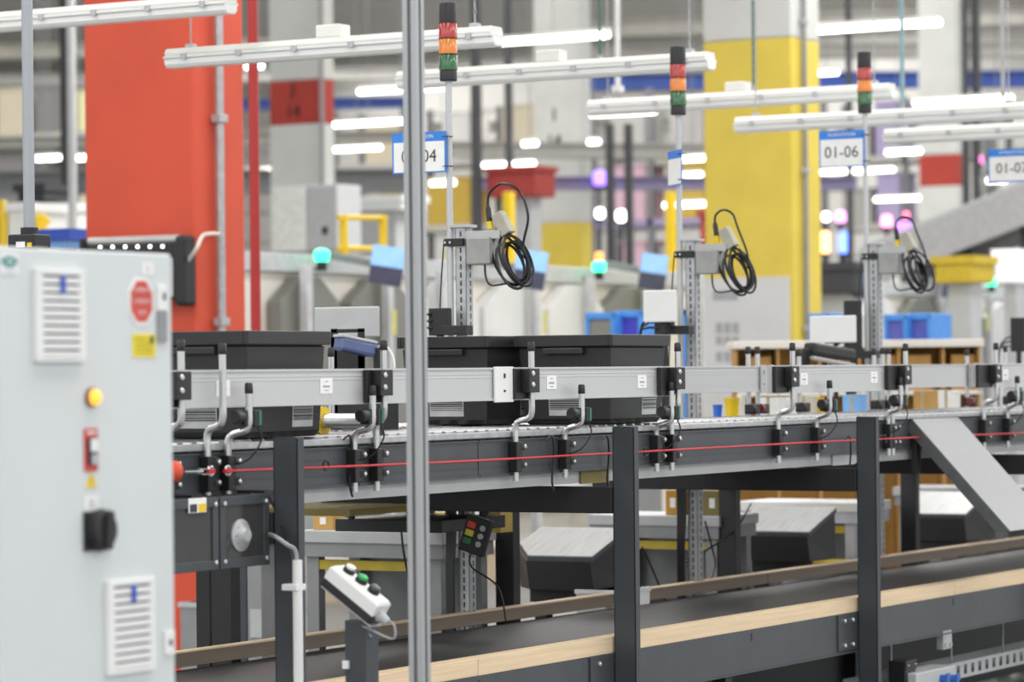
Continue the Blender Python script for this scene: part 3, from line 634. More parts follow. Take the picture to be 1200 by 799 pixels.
def mast(i, px, ytop, px_pole, ytower, htower, deskless=False):
    u = U(px, MV, 330); zt = pv(px, ytop, MV).z
    o = thing('station_mast', (u, MV, 0), 'slotted aluminium upright with thin pole at the %s station along the conveyor' % which[i], 'mast', 'station masts')
    b = MB(); w = .026
    b.bb(u - w, u - w + .004, MV - w, MV + w, 0, zt); b.bb(u - w, u + w, MV - w, MV - w + .004, 0, zt); b.bb(u - w, u + w, MV + w - .004, MV + w, 0, zt)
    b.build('upright', GALV, o, .001)
    b = MB(); zz = 0.05
    while zz < zt - .03:
        b.bb(u - w - .0008, u - w + .001, MV - .004, MV + .004, zz, zz + .022); b.bb(u + .002, u + .010, MV - w - .0008, MV - w + .001, zz, zz + .022); zz += .034
    b.build('slots', INK, o, kind='stuff')
    MB().bb(u - w - .008, u + w + .008, MV - w - .02, MV + w + .02, zt, zt + .012).build('top_plate', LGREY, o, .002)
    pu_ = u - .02; pvv = V(px_pole, pu_, 330); ztw = pu(px_pole, ytower, pu_).z
    MB().cyl((pu_, pvv, ZT - .1), (pu_, pvv, ztw), .0135, 12).build('pole', mat('pole_white', '#c2c4c5', .4, .2, .03, 10), o, smooth=True)
    for zz in (ZT + .18, zt - .06):
        m = MB(); m.bb(pu_ - .02, pu_ + .03, min(pvv, MV) - .02, max(pvv, MV) + .02, zz - .016, zz + .016); c_ = m.build('pole_clamp', BLACKM, o, .003)
        for dv in (-.012, .012): MB().lathe((pu_ - .02, pvv + dv, zz), -UX, [(.005, 0), (.005, .004)], 8).build('bolt', CHROME, c_)
    P = Vector((pu_, pvv, 0))
    r = (htower / 88.) * 11.0 * (pu_ * math.cos(TH) + pvv * math.sin(TH)) / F * 88 / htower
    dep = pu_ * math.cos(TH) + pvv * math.sin(TH)
    tower(P, ztw + .004, htower * dep / F, .0385, 'red amber green signal tower on the pole of the %s station' % which[i])
    MB().tube(smoothpath([(pu_ - .016, pvv + .02, zt - .05), (pu_ - .02, pvv + .035, zt - .25), (pu_ - .02, pvv + .05, ZT + .3), (pu_ - .02, pvv + .06, ZT + .1)], 6), .0035, 6).build('signal_cable', RUBBER, o, smooth=True)
    # cable bundle tied along the lower upright
    for k in range(4):
        off = .012 * k
        MB().tube(smoothpath([(u - .05 - off * .3, MV + .035 + off, ZT - .05), (u - .045, MV + .03 + off, ZT - .4), (u - .05, MV + .04 + off * .7, .9), (u - .04, MV + .03 + off, .3)], 5), .009, 6).build('cable_bundle', RUBBER, o, smooth=True)
    # scanner on a bracket arm reaching over the rollers
    za = zt - .02
    sc_ = thing('scanner', (u, MV - .12, za - .13), 'grey overhead barcode scanner on an arm at the %s station' % which[i], 'scanner', 'overhead scanners')
    b = MB(); b.bb(u - .03, u + .03, MV - .19, MV - .027, za - .018, za); b.bb(u - .032, u - .028, MV - .19, MV - .027, za - .03, za + .004)
    b.build('arm', LGREY, sc_, .001)
    MB().bb(u - .045, u + .045, MV - .15, MV - .035, za - .135, za - .022).build('body', mat('scanner_grey', '#9a9b98', .4, .3), sc_, .006)
    MB().box((u, MV - .19, za + .03), (.05, .05, .10), Matrix.Rotation(-.5, 3, 'X')).build('swivel_bracket', mat('scanner_khaki', '#a9a698', .45, .3), sc_, .004)
    MB().lathe((u - .01, MV - .135, za + .012), Vector((0, .12, 1)), [(.013, 0), (.013, .03)], 10).build('plug_collar', YEL, sc_, smooth=True)
    MB().lathe((u - .01, MV - .131, za + .042), Vector((0, .12, 1)), [(.012, 0), (.012, .05), (.006, .07)], 10).build('plug', BLACKP, sc_, smooth=True)
    t0 = Vector((u - .01, MV - .123, za + .11)); cc = Vector((u, MV - .235, za - .115))
    ls = 1. if i == 0 else .62
    loop = smoothpath([t0, t0 + Vector((0, -.01, .05)) * ls, t0 + Vector((0, -.07, .085)) * ls, t0 + Vector((0, -.15, .05)) * ls, t0 + Vector((0, -.19, -.05)) * ls, cc + Vector((0, -.05, .07)), cc + Vector((0, -.05, .0))], 6)
    MB().tube(loop, .0055, 8).build('cable_loop', RUBBER, sc_, smooth=True)
    for k in range(6):
        a = math.radians(40 + (k - 2.5) * 13); d1 = Vector((math.sin(a) * .5, -math.cos(a), 0)).normalized() if i != 2 else Vector((math.cos(a), -math.sin(a) * .5, 0)).normalized()
        tz = Vector((0, .28 + .03 * (k % 3), 1)).normalized(); rr = .078 + .010 * (k % 3)
        pts = [cc + Vector((0, .012 * ((k * 2) % 5 - 2), .008 * ((k * 3) % 4 - 1.5))) + (d1 * math.cos(t) * .62 + tz * math.sin(t) * 1.12) * rr + Vector((0, 0, -.004 * k)) for t in [j * math.pi / 12 for j in range(24)]]
        MB().tube(pts, .0062, 6, True).build('cable_coil', RUBBER, sc_, smooth=True)
    MB().tube(smoothpath([(u, MV - .10, za - .135), (u, MV - .105, za - .19), (u, MV - .13, za - .22), (u, MV - .20, za - .215), cc + Vector((0, -.02, -.10))], 6), .0045, 8).build('lead', RUBBER, sc_, smooth=True)
    return u, pvv, pu_, zt
M1 = mast(0, 544, 267, 528, 93, 88); M2 = mast(1, 812, 283, 797, 133, 77); M3 = mast(2, 1026, 287, 1015.5, 131, 69); M4 = mast(3, 1224, 300, 1213, 128, 62)
def signpx(i, x0, y0, x1, y1, num, label, right=-VY):
    u = (M1, M2, M3, M4)[i][2] - .03; a = pu(x0, (y0 + y1) / 2, u); b = pu(x1, (y0 + y1) / 2, u); h = pu((x0 + x1) / 2, y0, u).z - pu((x0 + x1) / 2, y1, u).z
    sign((a + b) / 2, right, (a - b).length, h, num, label)
signpx(0, 460, 155, 523, 203, '01-04', 'blue and white station sign reading 01-04 behind the slotted post')
signpx(2, 960, 153, 1013, 196, '01-06', 'blue and white station sign reading 01-06')
signpx(3, 1158, 174, 1214, 213, '01-07', 'blue and white station sign reading 01-07 at the right edge')
u = M2[2] - .02; a = pu(791, 197, u); dirv = (-A * .96 + R * .27); dirv.z = 0
sign(a, dirv, .2, .165, '', 'narrow edge-on station sign on the second signal mast')

# white boards, scanners and power boxes standing at the stations
def board(px0, py0, px1, py1, v, label, m_=WHITE, ang=0.):
    a = pv(px0, (py0 + py1) / 2, v); h = pv((px0 + px1) / 2, py0, v).z; z0 = pv((px0 + px1) / 2, py1, v).z
    d = Vector((.12, -1, 0)).normalized(); wv = (px1 - px0) * (a.x * math.cos(TH) + a.y * math.sin(TH)) / F / abs(d.dot(R))
    t = thing('screen_panel', (a.x, a.y, z0), label, 'panel', 'plain panels at the stations')
    b = a + d * wv; c_ = (a + b) / 2; n = d.cross(Z)
    MB().box((c_.x, c_.y, (h + z0) / 2), (wv, .014, h - z0), Matrix((d, -n, Z)).transposed()).build('panel', m_, t, .006)
    MB().cyl((c_.x + .03, c_.y, ZT - .03), (c_.x + .03, c_.y, (h + z0) / 2), .012, 8).build('stem', BLACKP, t, smooth=True)
    MB().box((c_.x + .02, c_.y, z0 + .02), (.03, .10, .05)).build('mount', BLACKP, t, .003)
board(369, 361, 446, 396, 6.95, 'plain light grey panel behind the first two totes', LGREY)
board(754, 341, 792, 378, 7.0, 'small white panel beside the second signal mast')
board(949, 371, 1001, 402, 7.0, 'white panel left of the third signal mast')
def powerbox(px, py0, py1, v, label):
    p = pv(px, py1, v); z1 = pv(px, py0, v).z
    t = thing('power_box', (p.x, p.y, p.z), label, 'power box', 'black power boxes at the stations')
    box('body', BLACKP, t, p.x - .02, p.x + .02, p.y - .045, p.y + .045, p.z, z1, .004)
    for k in range(3): MB().tube(smoothpath([(p.x - .02, p.y + .03, p.z + .03 + .03 * k), (p.x - .05, p.y + .07, p.z + .03 + .02 * k), (p.x - .04, p.y + .11, p.z - .02), (p.x, p.y + .13, ZT - .05)], 5), .006, 6).build('cable', RUBBER, t, smooth=True)
    box('bracket', BLACKM, t, p.x - .03, p.x + .03, p.y - .14, p.y - .02, p.z + .0, p.z + .04, .003); box('post', BLACKM, t, p.x - .012, p.x + .012, p.y - .012, p.y + .012, ZT - .03, p.z)
powerbox(516, 361, 393, 6.93, 'black power box with cables at the foot of the first mast')
powerbox(779, 366, 392, 6.95, 'black power box with cables beside the second mast')
powerbox(1000, 352, 420, 6.95, 'tall black cable box beside the third mast')
powerbox(1194, 372, 412, 6.95, 'black cable box at the right edge')
# hand scanner lying in its cradle between the totes
p = pv(396, 402, 6.55); q = pv(437, 411, 6.50)
hs = thing('hand_scanner', (q.x, q.y, q.z - .06), 'blue grey handheld scanner in a black cradle between the totes', 'hand scanner')
MB().bar(p, q, .06, .052).build('body', mat('slate_blue_plastic', '#5a6690', .35), hs, .012); MB().bar(p + Z * .028, q + Z * .03, .062, .012).build('top_shell', LGREY, hs, .004)
MB().cyl(q + Vector((0, -.03, -.16)), q + Vector((0, -.03, .01)), .024, 12).build('cradle', BLACKP, hs, smooth=True); box('cradle_foot', BLACKM, hs, q.x - .05, q.x + .05, q.y - .08, q.y + .05, ZT - .002, q.z - .14, .004)
MB().tube(smoothpath([q, q + Vector((0, -.05, .02)), q + Vector((.0, -.09, -.03)), q + Vector((0, -.09, -.12))], 5), .005, 6).build('lead', WHITE, hs, smooth=True)
p = pv(408, 391, 6.62); cr = thing('cradle_frame', (p.x, p.y, ZT), 'black slotted frame standing behind the handheld scanner', 'bracket')
b = MB(); b.bb(p.x - .006, p.x, p.y - .075, p.y + .075, p.z + .004, p.z + .018); b.bb(p.x - .006, p.x, p.y - .075, p.y - .045, ZT - .06, p.z + .02); b.bb(p.x - .006, p.x, p.y + .045, p.y + .075, ZT - .06, p.z + .02); b.bb(p.x - .006, p.x, p.y - .075, p.y + .075, ZT, p.z - .012)
b.build('frame', BLACKP, cr, .002)
# drive drum with a yellow flange lying between the totes
p = pv(440, 493, 5.96); q = Vector((p.x, 6.17, ZT + .05)); p = Vector((p.x, 5.96, ZT + .05))
dd_ = thing('drum_roller', (p.x, 6.05, ZT), 'silver drum roller with a yellow flange between the first two totes', 'roller')
MB().cyl(p, q, .026, 16).build('drum', CHROME, dd_, smooth=True); MB().cyl(q, q + VY * .022, .05, 18).build('yellow_flange', YEL, dd_, smooth=True); MB().cyl(q + VY * .022, q + VY * .07, .044, 18).build('motor', BLACKP, dd_, smooth=True)
for v_ in (5.95, 6.25): box('bearing_block', BLACKM, dd_, p.x - .02, p.x + .02, v_ - .012, v_ + .012, ZT, ZT + .06, .003)
# printer-like black scanner at the third station
p = pv(948, 408, 6.75); q = pv(997, 416, 6.70)
bs = thing('hand_scanner', (q.x, q.y, q.z - .05), 'black handheld scanner lying by the third mast', 'hand scanner')
MB().bar(p, q, .07, .06).build('body', BLACKP, bs, .014); MB().bar(p - Z * .045, q - Z * .05, .06, .012).build('rest', LGREY, bs, .003); MB().bar(p + UX * -.01 + Z * .0, p + Vector((0, .03, -.1)), .05, .03).build('handle', BLACKP, bs, .006)
box('stand', BLACKM, bs, q.x - .02, q.x + .02, q.y - .02, q.y + .02, ZT - .02, q.z - .04)
# things standing on the far edge of the conveyor
def cup(px, py0, py1, v, r, m_, name, label, cat):
    p = pv(px, py1, v); h = pv(px, py0, v).z - p.z; t = thing(name, p, label, cat)
    MB().lathe(p, Z, [(r * .8, 0), (r, h), (r * .9, h), (r * .72, .01)], 14).build('cup', m_, t, smooth=True); MB().lathe(p + Z * h * .86, Z, [(r * 1.04, 0), (r * 1.06, h * .1)], 14).build('rim', m_, t, smooth=True)
sh = thing('side_shelf', (13.9, 6.7, ZT - .05), 'narrow grey shelf along the far side of the roller conveyor', 'shelf')
box('board', LGREY, sh, 12.7, 18.6, 6.49, 7.06, ZT - .045, ZT - .03); 
for k in range(4): box('bracket', MGREY, sh, 13.3 + k * 1.2, 13.34 + k * 1.2, 6.49, 6.80, ZT - .12, ZT - .045); 
for px, py0, py1, r, mm, nm, lb_, ct in ((841, 474, 489, .022, BLUE, 'cup', 'small blue cup on the shelf under the far guard rail', 'cup'), (858, 466, 489, .035, YEL, 'tub', 'yellow tub on the shelf under the far guard rail', 'tub'), (869, 462, 487, .02, PAPER, 'paper_cup', 'white paper cup beside the yellow tub', 'cup'), (962, 466, 484, .018, YEL, 'marker_pot', 'small yellow pot on the shelf near the third mast', 'pot')):
    cup(px, py0, py1, 6.62, r, mm, nm, lb_, ct)
for i, (px, py0, py1, wd, mm, lb_) in enumerate(((905, 466, 480, .09, PAPER, 'small white carton on the shelf right of the rail gap'), (920, 466, 480, .10, PAPER, 'white carton second from the rail gap on the shelf'), (946, 464, 480, .08, mat('beige_card', '#cfc9b8', .7), 'beige carton on the conveyor side shelf'), (1002, 462, 476, .08, LBLUE, 'light blue carton on the conveyor side shelf'), (1085, 458, 472, .1, KRAFT, 'brown carton on the conveyor side shelf'), (1112, 458, 470, .08, PAPER, 'white carton near the right end of the shelf'))):
    p = pv(px, py1, 6.68); t = thing('carton', (p.x, p.y, ZT - .03), lb_, 'carton', 'cartons on the conveyor side shelf'); z1 = pv(px, py0, 6.68).z
    box('box', mm, t, p.x - wd / 2, p.x + wd / 2, p.y - .05, p.y + .05, ZT - .03, z1, .002); box('tape', mat('carton_tape', '#b5a98c', .4), t, p.x - wd / 2 - .001, p.x + wd / 2 + .001, p.y - .008, p.y + .008, ZT - .028, z1 + .001)

# ------------------------------------------------------------------ desks and hoppers behind the belt
for i in range(4):
    u0 = (11.52, 14.1, 15.75, 17.9)[i]; v0, v1 = 6.99, 7.72; z1 = 1.8 - (623 - 437) * 13.6 / F if i == 0 else 1.09; LD = .44; tm_, am_ = (LGREY, MGREY) if i != 2 else (WHITE, mat('bluish_white_frame', '#c3c9dc', .5))
    t = thing('work_desk', (u0 + .7, 7.3, 0), 'light grey steel work desk behind the belt at the %s station' % which[i], 'desk', 'station work desks')
    box('top', tm_, t, u0, u0 + LD, v0, v1, z1 - .05, z1, .003); box('apron', am_, t, u0 + .01, u0 + LD - .01, v0 + .01, v1 - .01, z1 - .11, z1 - .05)
    for x in (u0 + .03, u0 + LD - .08):
        for y in (v0 + .03, v1 - .09): box('leg', am_, t, x, x + .05, y, y + .06, 0, z1 - .11)
    box('stringer', mat('mustard_bar', '#b7a12c', .5), t, u0 + .035, u0 + .065, v0 + .09, v1 - .09, z1 - .165, z1 - .125); box('lower_shelf', DGREY, t, u0 + .03, u0 + LD - .03, v0 + .05, v1 - .05, z1 - .46, z1 - .44)
    box('back_panel', MGREY, t, u0 + LD - .03, u0 + LD - .015, v0 + .05, v1 - .05, .15, z1 - .12)
    # hopper: silver sloping lid, dark body
    a0 = (12.7, 15.0, 17.1, 19.3)[i]; a1 = a0 + .34; f0, f1 = 6.93, 7.38; zh, zf = 1.085, .975; zl = .82
    h = thing('hopper', ((a0 + a1) / 2, 7.1, zl), 'dark hopper with a brushed silver sloping lid at the %s station' % which[i], 'hopper', 'silver topped hoppers')
    top = [(a0, f0, zf), (a1, f0, zh), (a1, f1, zh), (a0 + .14, f1, zf + .045), (a0, f1 - .12, zf)]
    MB().prism(top, (0, 0, -.006)).build('lid', mat('brushed_lid', '#9c9d9d', .42, .55, .14, 5, 0, (1, 12, 1)), h)
    MB().prism([(x, y, z - .006) for x, y, z in top], (0, 0, -.02)).build('lid_lip', DGREY, h)
    bt = [(x * .0 + (a0 + a1) / 2 + (x - (a0 + a1) / 2) * .93, y, zl) for x, y, z in top]; tp = [(x, y + .01, z - .026) for x, y, z in top]; n = 5
    MB().add(tp + bt, [list(range(5))[::-1], list(range(5, 10))] + [[k, (k + 1) % n, n + (k + 1) % n, n + k] for k in range(n)]).build('body', BLACKM, h)
    box('rear_post', BLACKM, h, a0 + .2, a0 + .26, f1 - .1, f1 - .04, 0, zl); box('spout', BLACKM, h, a0 + .05, a1 - .08, f0 + .1, f1 - .1, zl - .06, zl)
# small carton goods on the desks
for i, (px, py, w_, h_, mm, lb_) in enumerate(((386, 614, .10, .075, KRAFT, 'small brown carton on the first desk near the first post'), (452, 617, .16, .012, PAPER, 'sheaf of white paper on the first desk'), (520, 612, .06, .08, YEL, 'yellow box on the first desk left of the button pad'), (583, 613, .09, .09, mat('manila', '#d8bb6a', .7), 'manila box on the first desk right of the button pad'), (794, 603, .08, .12, mat('ochre', '#b98a2e', .7), 'ochre box on the second desk'), (840, 600, .2, .12, BRACK, 'khaki carton on the second desk'))):
    uu = (11.62 if px < 700 else 14.2) + .05; vv = V(px, uu, py); z1_ = (1.8 - (623 - 437) * 13.6 / F) if px < 700 else 1.09
    t = thing('desk_item', (uu, vv, z1_), lb_, 'carton' if 'paper' not in lb_ else 'paper', 'goods on the station desks'); box('box', mm, t, uu - .05, uu + .05, vv - w_ / 2, vv + w_ / 2, z1_, z1_ + h_, .002); box('label', PAPER, t, uu - .0515, uu - .05, vv - .015, vv + .015, z1_ + h_ * .3, z1_ + h_ * .7)
# button pad hanging below the conveyor
c = pd(558, 627, 12.55); X_ = (R * .93 - A * .37).normalized(); rl = math.radians(-18)
Xr = X_ * math.cos(rl) + Z * math.sin(rl); Yr = -X_ * math.sin(rl) + Z * math.cos(rl); Nn = Xr.cross(Yr); Mp = Matrix((Xr, Yr, Nn)).transposed()
bpd = thing('button_pad', c - Z * .08, 'black button pad with red yellow green squares and three round buttons', 'control box')
MB().box(c, (.105, .145, .035), Mp).build('housing', BLACKP, bpd, .004)
for k, (hx_) in enumerate(('#d8472e', '#d9cf3a', '#1f7a4c')):
    MB().box(c + Xr * -.022 + Yr * (.036 - k * .032) + Nn * .02, (.034, .024, .008), Mp).build('square_button', mat('pad_colour_%s' % 'abc'[k], hx_, .4), bpd, .002)
    MB().lathe(c + Xr * .026 + Yr * (.036 - k * .032) + Nn * .0175, Nn, [(.0115, 0), (.0115, .006), (.008, .008)], 14).build('round_button', LGREY, bpd, smooth=True)
MB().tube(smoothpath([c - Yr * .07, c - Yr * .13 + X_ * .02, c - Z * .2 + X_ * .09, c - Z * .33 + X_ * .12], 6), .004, 6).build('cable', RUBBER, bpd, smooth=True)
MB().bar(c - Nn * .016 + Z * .02, c - Nn * .12 + Z * .10, .03, .006).build('bracket', BLACKM, bpd)
# loose cables below the second station
for k, pts in enumerate((((752, 640), (765, 668), (778, 700), (782, 715)), ((826, 610), (834, 640), (838, 665), (824, 690)), ((880, 590), (862, 620), (835, 640), (800, 660)), ((470, 612), (472, 640), (478, 672), (484, 690)))):
    t = thing('loose_cable', pv(*pts[-1], 6.75), ['thin black cable drooping beside the second post', 'black cable curling right of the second mast foot', 'black cable slung between the second hopper and mast', 'black cable hanging beside the slotted post'][k], 'cable', 'loose cables under the conveyor')
    MB().tube(smoothpath([pv(x, y, 6.93) for x, y in pts], 6), .005, 6).build('cord', RUBBER, t, smooth=True)
# white boards / crates low behind the belt
for i, (x0, y0, x1, y1, d, mm, lb_) in enumerate(((675, 690, 725, 706, 14.5, WHITE, 'white crate low behind the middle of the belt'), (916, 664, 976, 676, 17, WHITE, 'white crate with yellow lid behind the belt'), (455, 660, 480, 728, 14.6, WHITE, 'tall white crate under the first desk'), (1090, 640, 1103, 652, 18.8, PAPER, 'small white box behind the belt at right'), (1114, 636, 1132, 650, 19, mat('beige_card', '#cfc9b8', .7), 'small beige box behind the belt at right'), (425, 653, 441, 680, 15, KRAFT, 'brown carton with red tape under the first desk'))):
    a = pd(x0, y1, d); b = pd(x1, y0, d); wv = (x1 - x0) * d / F / .88
    t = thing('crate', (a.x, a.y, 0), lb_, 'crate', 'boxes low behind the belt')
    box('body', mm, t, a.x, a.x + .3, a.y - wv, a.y, max(a.z - .35, 0), b.z, .004); box('rim', mm if i != 1 else YEL, t, a.x - .005, a.x + .305, a.y - wv - .005, a.y + .005, b.z - .02, b.z + (.03 if i == 1 else 0.), .002)
    if i == 5: box('tape', RED, t, a.x - .003, a.x, a.y - wv, a.y, b.z - .05, b.z - .03)
    box('stack_base', MGREY, t, a.x + .02, a.x + .28, a.y - wv + .01, a.y - .01, 0, max(a.z - .35, 0.01))

# ------------------------------------------------------------------ strip lights above the stations
def strip(px0, py0, px1, py1, label, jbox=None, hang=(), L=1.76, grey=False):
    d = L * math.cos(TH) * F / (px1 - px0); mx_, my_ = (px0 + px1) / 2, (py0 + py1) / 2
    c = pd(mx_, my_, d); z = c.z
    t = thing('strip_light', c, label, 'strip light', 'strip lights hung over the stations')
    y0, y1 = c.y - L / 2, c.y + L / 2
    def ext(poly, a, b): return MB().prism([(c.x + x, a, z + zz) for x, zz in poly], (0, b - a, 0))
    ext([(-.052, .002), (.052, .002), (.060, .018), (.045, .042), (-.045, .042), (-.060, .018)], y0 + .01, y1 - .01).build('housing', LAMPW, t, .004)
    ext([(-.050, -.002), (-.046, -.030), (-.03, -.046), (.03, -.046), (.046, -.030), (.050, -.002)], y0, y1).build('diffuser', DIFF, t, .006)
    ext([(-.060, -.004), (.060, -.004), (.060, .006), (-.060, .006)], y0 + .003, y1 - .003).build('seal_rim', WHITE, t, .002)
    for k in range(6):
        yy = y0 + .12 + (L - .24) * k / 5; MB().bb(c.x - .066, c.x - .060, yy - .014, yy + .014, z - .012, z + .014).build('clip', GALV, t, .001)
    if jbox is not None:
        yy = c.y + jbox; MB().bb(c.x - .045, c.x + .045, yy - .065, yy + .065, z + .042, z + .10).build('junction_box', LAMPW, t, .006)
    for yy in (y0 + .12, y1 - .12):
        ch_ = MB(); zz = z + .045; k = 0
        while zz < 4.6:
            ax = UX if k % 2 else VY
            ch_.tube([Vector((c.x, yy, zz + .014)) + ax * .006 * math.cos(q) + Z * .017 * math.sin(q) for q in [j * math.pi / 3 for j in range(6)]], .0022, 4, True); zz += .027; k += 1
        ch_.build('chain', GALV, t); MB().bb(c.x - .02, c.x + .02, yy - .02, yy + .02, z + .040, z + .062).build('chain_hook', GALV, t, .003)
    return c
S = [strip(-105, 30, 281, 8, 'strip light at the top left corner above the cabinet'),
     strip(187, 67, 585, 45, 'strip light in front of the orange column', -.02),
     strip(465, 91, 828, 75, 'strip light between the first and second signal towers', .0),
     strip(694, 120, 1036, 113, 'strip light crossing behind the second signal tower', .0, L=1.95),
     strip(870, 146, 1192, 130, 'strip light below the third signal tower'),
     strip(1048, 159, 1358, 145, 'strip light at the right edge above the 01-07 sign', -.0)]
rail = thing('hanging_rail', (S[0].x, 6.8, 4.6), 'long galvanised rail carrying the strip lights', 'rail')
for c_ in S: box('cross_bar', GALV, rail, c_.x - .02, c_.x + .02, min(c_.y - .9, 6.2), max(c_.y + .9, 7.6), 4.6, 4.64)
for yy in (6.6, 7.2): box('rail_bar', GALV, rail, S[0].x - .5, S[-1].x + .5, yy - .03, yy + .03, 4.64, 4.70)
for k in range(4): MB().cyl((S[0].x + k * 2.2, 6.6, 4.70), (S[0].x + k * 2.2, 6.6, 13), .01, 6).build('drop_rod', GALV, rail)


# ------------------------------------------------------------------ columns
def column(xl, xc, xr, y, d, parts, label, base=None):
    c = pd(xc, y, d); u0, v0 = c.x, c.y; v1 = V(xl, u0, y); u1 = U(xr, v0, y)
    t = thing('column', ((u0 + u1) / 2, (v0 + v1) / 2, 0), label, 'column', 'concrete columns')
    for nm, m_, ya, yb in parts:
        z1 = 12.98 if ya is None else pd(xc, ya, d).z; z0 = 0 if yb is None else pd(xc, yb, d).z
        box(nm, m_, t, u0, u1, v0, v1, max(z0, 0), z1, .02)
    return t, u0, u1, v0, v1
oc_, ou0, ou1, ov0, ov1 = column(100, 229, 288, 300, 19.5, [('shaft', ORANGE, None, None)], 'square orange painted column behind the cabinet')
yc_, yu0, yu1, yv0, yv1 = column(826, 930, 963, 300, 28, [('upper_shaft', COLW, None, 43), ('lower_shaft', YELLOW, 43, None)], 'big yellow column with a white top between the second and third masts')
jc_, ju0, ju1, jv0, jv1 = column(316, 377, 392, 150, 43, [('top_shaft', COLW, None, 92), ('red_band', COLR, 92, 144), ('lower_shaft', COLW, 144, None)], 'white column with a red band marked J 14')
ic_, iu0, iu1, iv0, iv1 = column(626, 681, 693, 150, 52, [('upper_shaft', COLW, None, 260), ('yellow_foot', YELLOW, 260, None)], 'white column marked I 14 with a yellow lower part')
rc_, ru0, ru1, rv0, rv1 = column(1077, 1122, 1132, 200, 60, [('upper_shaft', COLW, None, 180), ('red_band', COLR, 180, 217), ('lower_shaft', COLW, 217, None)], 'pale column with a red band above the sloping conveyor')
for (uu, d_, lx, ys, par, tx, sz) in ((ju0, 43, 343, (103, 131), jc_, ('J', '14'), 21), (iu0, 52, 649, (135, 166), ic_, ('I', '14'), 21)):
    for yy, s_ in zip(ys, tx): p = pu(lx, yy, uu - .012); text(s_, sz * d_ / F, p, -VY, Z, mat('stencil_grey', '#2a2726', .7), par, 'stencil_letter', .003, bold=.002)
# pipes on and beside the orange column
def pipe(px, d, r, m_, label, z0=0, z1=12.98, par=None, name='pipe', cat='pipe', clips=()):
    c = pd(px, 300, d); t = thing(name, (c.x, c.y, z0), label, cat)
    MB().cyl((c.x, c.y, z0), (c.x, c.y, z1), r, 12).build('tube', m_, t, smooth=True)
    for y in clips:
        z = pd(px, y, d).z; MB().bb(c.x - r * 1.6, c.x + r * 1.6, c.y - r * 1.3, c.y + r * 1.3, z - .025, z + .025).build('clip', GALV, t, .004)
    return t
cp_ = pv(259, 300, ov0 - .045); dcond = cp_.x * math.cos(TH) + cp_.y * math.sin(TH)
pipe(259, dcond, .026, GALV, 'grey conduit running up the side of the orange column', clips=(139, 377))
pipe(299, 18.2, .029, RED, 'red sprinkler pipe right of the orange column')
cp_ = pv(946, 200, yv0 - .05); dcond2 = cp_.x * math.cos(TH) + cp_.y * math.sin(TH)
pipe(945, dcond2, .022, MGREY, 'grey conduit on the yellow column side', clips=(25, 200, 385))
cp_ = pv(378, 200, jv0 - .06); pipe(379, cp_.x * math.cos(TH) + cp_.y * math.sin(TH), .03, MGREY, 'grey conduit on the J 14 column')
# notice panel on the yellow column
z1 = pd(878, 324, 28).z; z0 = .9
pn = thing('notice_panel', (yu0 - .02, (yv0 + yv1) / 2, z0), 'pale notice panel on the front of the yellow column', 'panel')
box('board', mat('panel_grey', '#cfd0d0', .6, 0, .04, 3), pn, yu0 - .02, yu0, V(927, yu0), V(827, yu0), z0, z1)
for x0, y0, x1, y1 in ((835, 340, 872, 352), (839, 378, 868, 391), (839, 394, 868, 404), (839, 412, 868, 424)):
    k = 0; n = 3 if y0 > 360 else 1
    for j in range(n):
        xa = x0 + (x1 - x0) * j / n; xb = xa + (x1 - x0) / n * .8; a = pu(xa, y1, yu0 - .022); b = pu(xb, y0, yu0 - .022)
        box('printed_block', mat('faded_print', '#a3a5a8', .7), pn, yu0 - .022, yu0 - .0195, b.y, a.y, a.z, b.z)
# grey box at the orange column foot
a = pd(211, 752, 19.0); b = pd(266, 705, 19.0)
t = thing('floor_cabinet', (a.x, a.y, 0), 'low grey floor cabinet at the foot of the orange column', 'cabinet'); box('body', MGREY, t, a.x, a.x + .4, b.y, a.y, 0.02, b.z, .01); box('lid', LGREY, t, a.x - .01, a.x + .41, b.y - .01, a.y + .01, b.z - .03, b.z, .004)
a = pd(266, 700, 14.5); b = pd(328, 640, 14.5)
t = thing('equipment_cabinet', (a.x, a.y, 0), 'dark grey machine side panel under the conveyor left of the conduit', 'cabinet'); box('dark_side', DPOST, t, a.x + .01, a.x + .3, a.y - .1, a.y, 0, b.z + .06, .004); box('grey_side', MGREY, t, a.x, a.x + .3, b.y + .02, a.y - .11, 0, b.z + .06, .004)
box('plate', LGREY, t, a.x - .004, a.x, b.y + .02, b.y + .08, pd(320, 745, 14.5).z, pd(320, 712, 14.5).z); box('top_rail', LGREY, t, a.x - .01, a.x + .3, b.y - .12, a.y, b.z + .06, b.z + .14, .003)

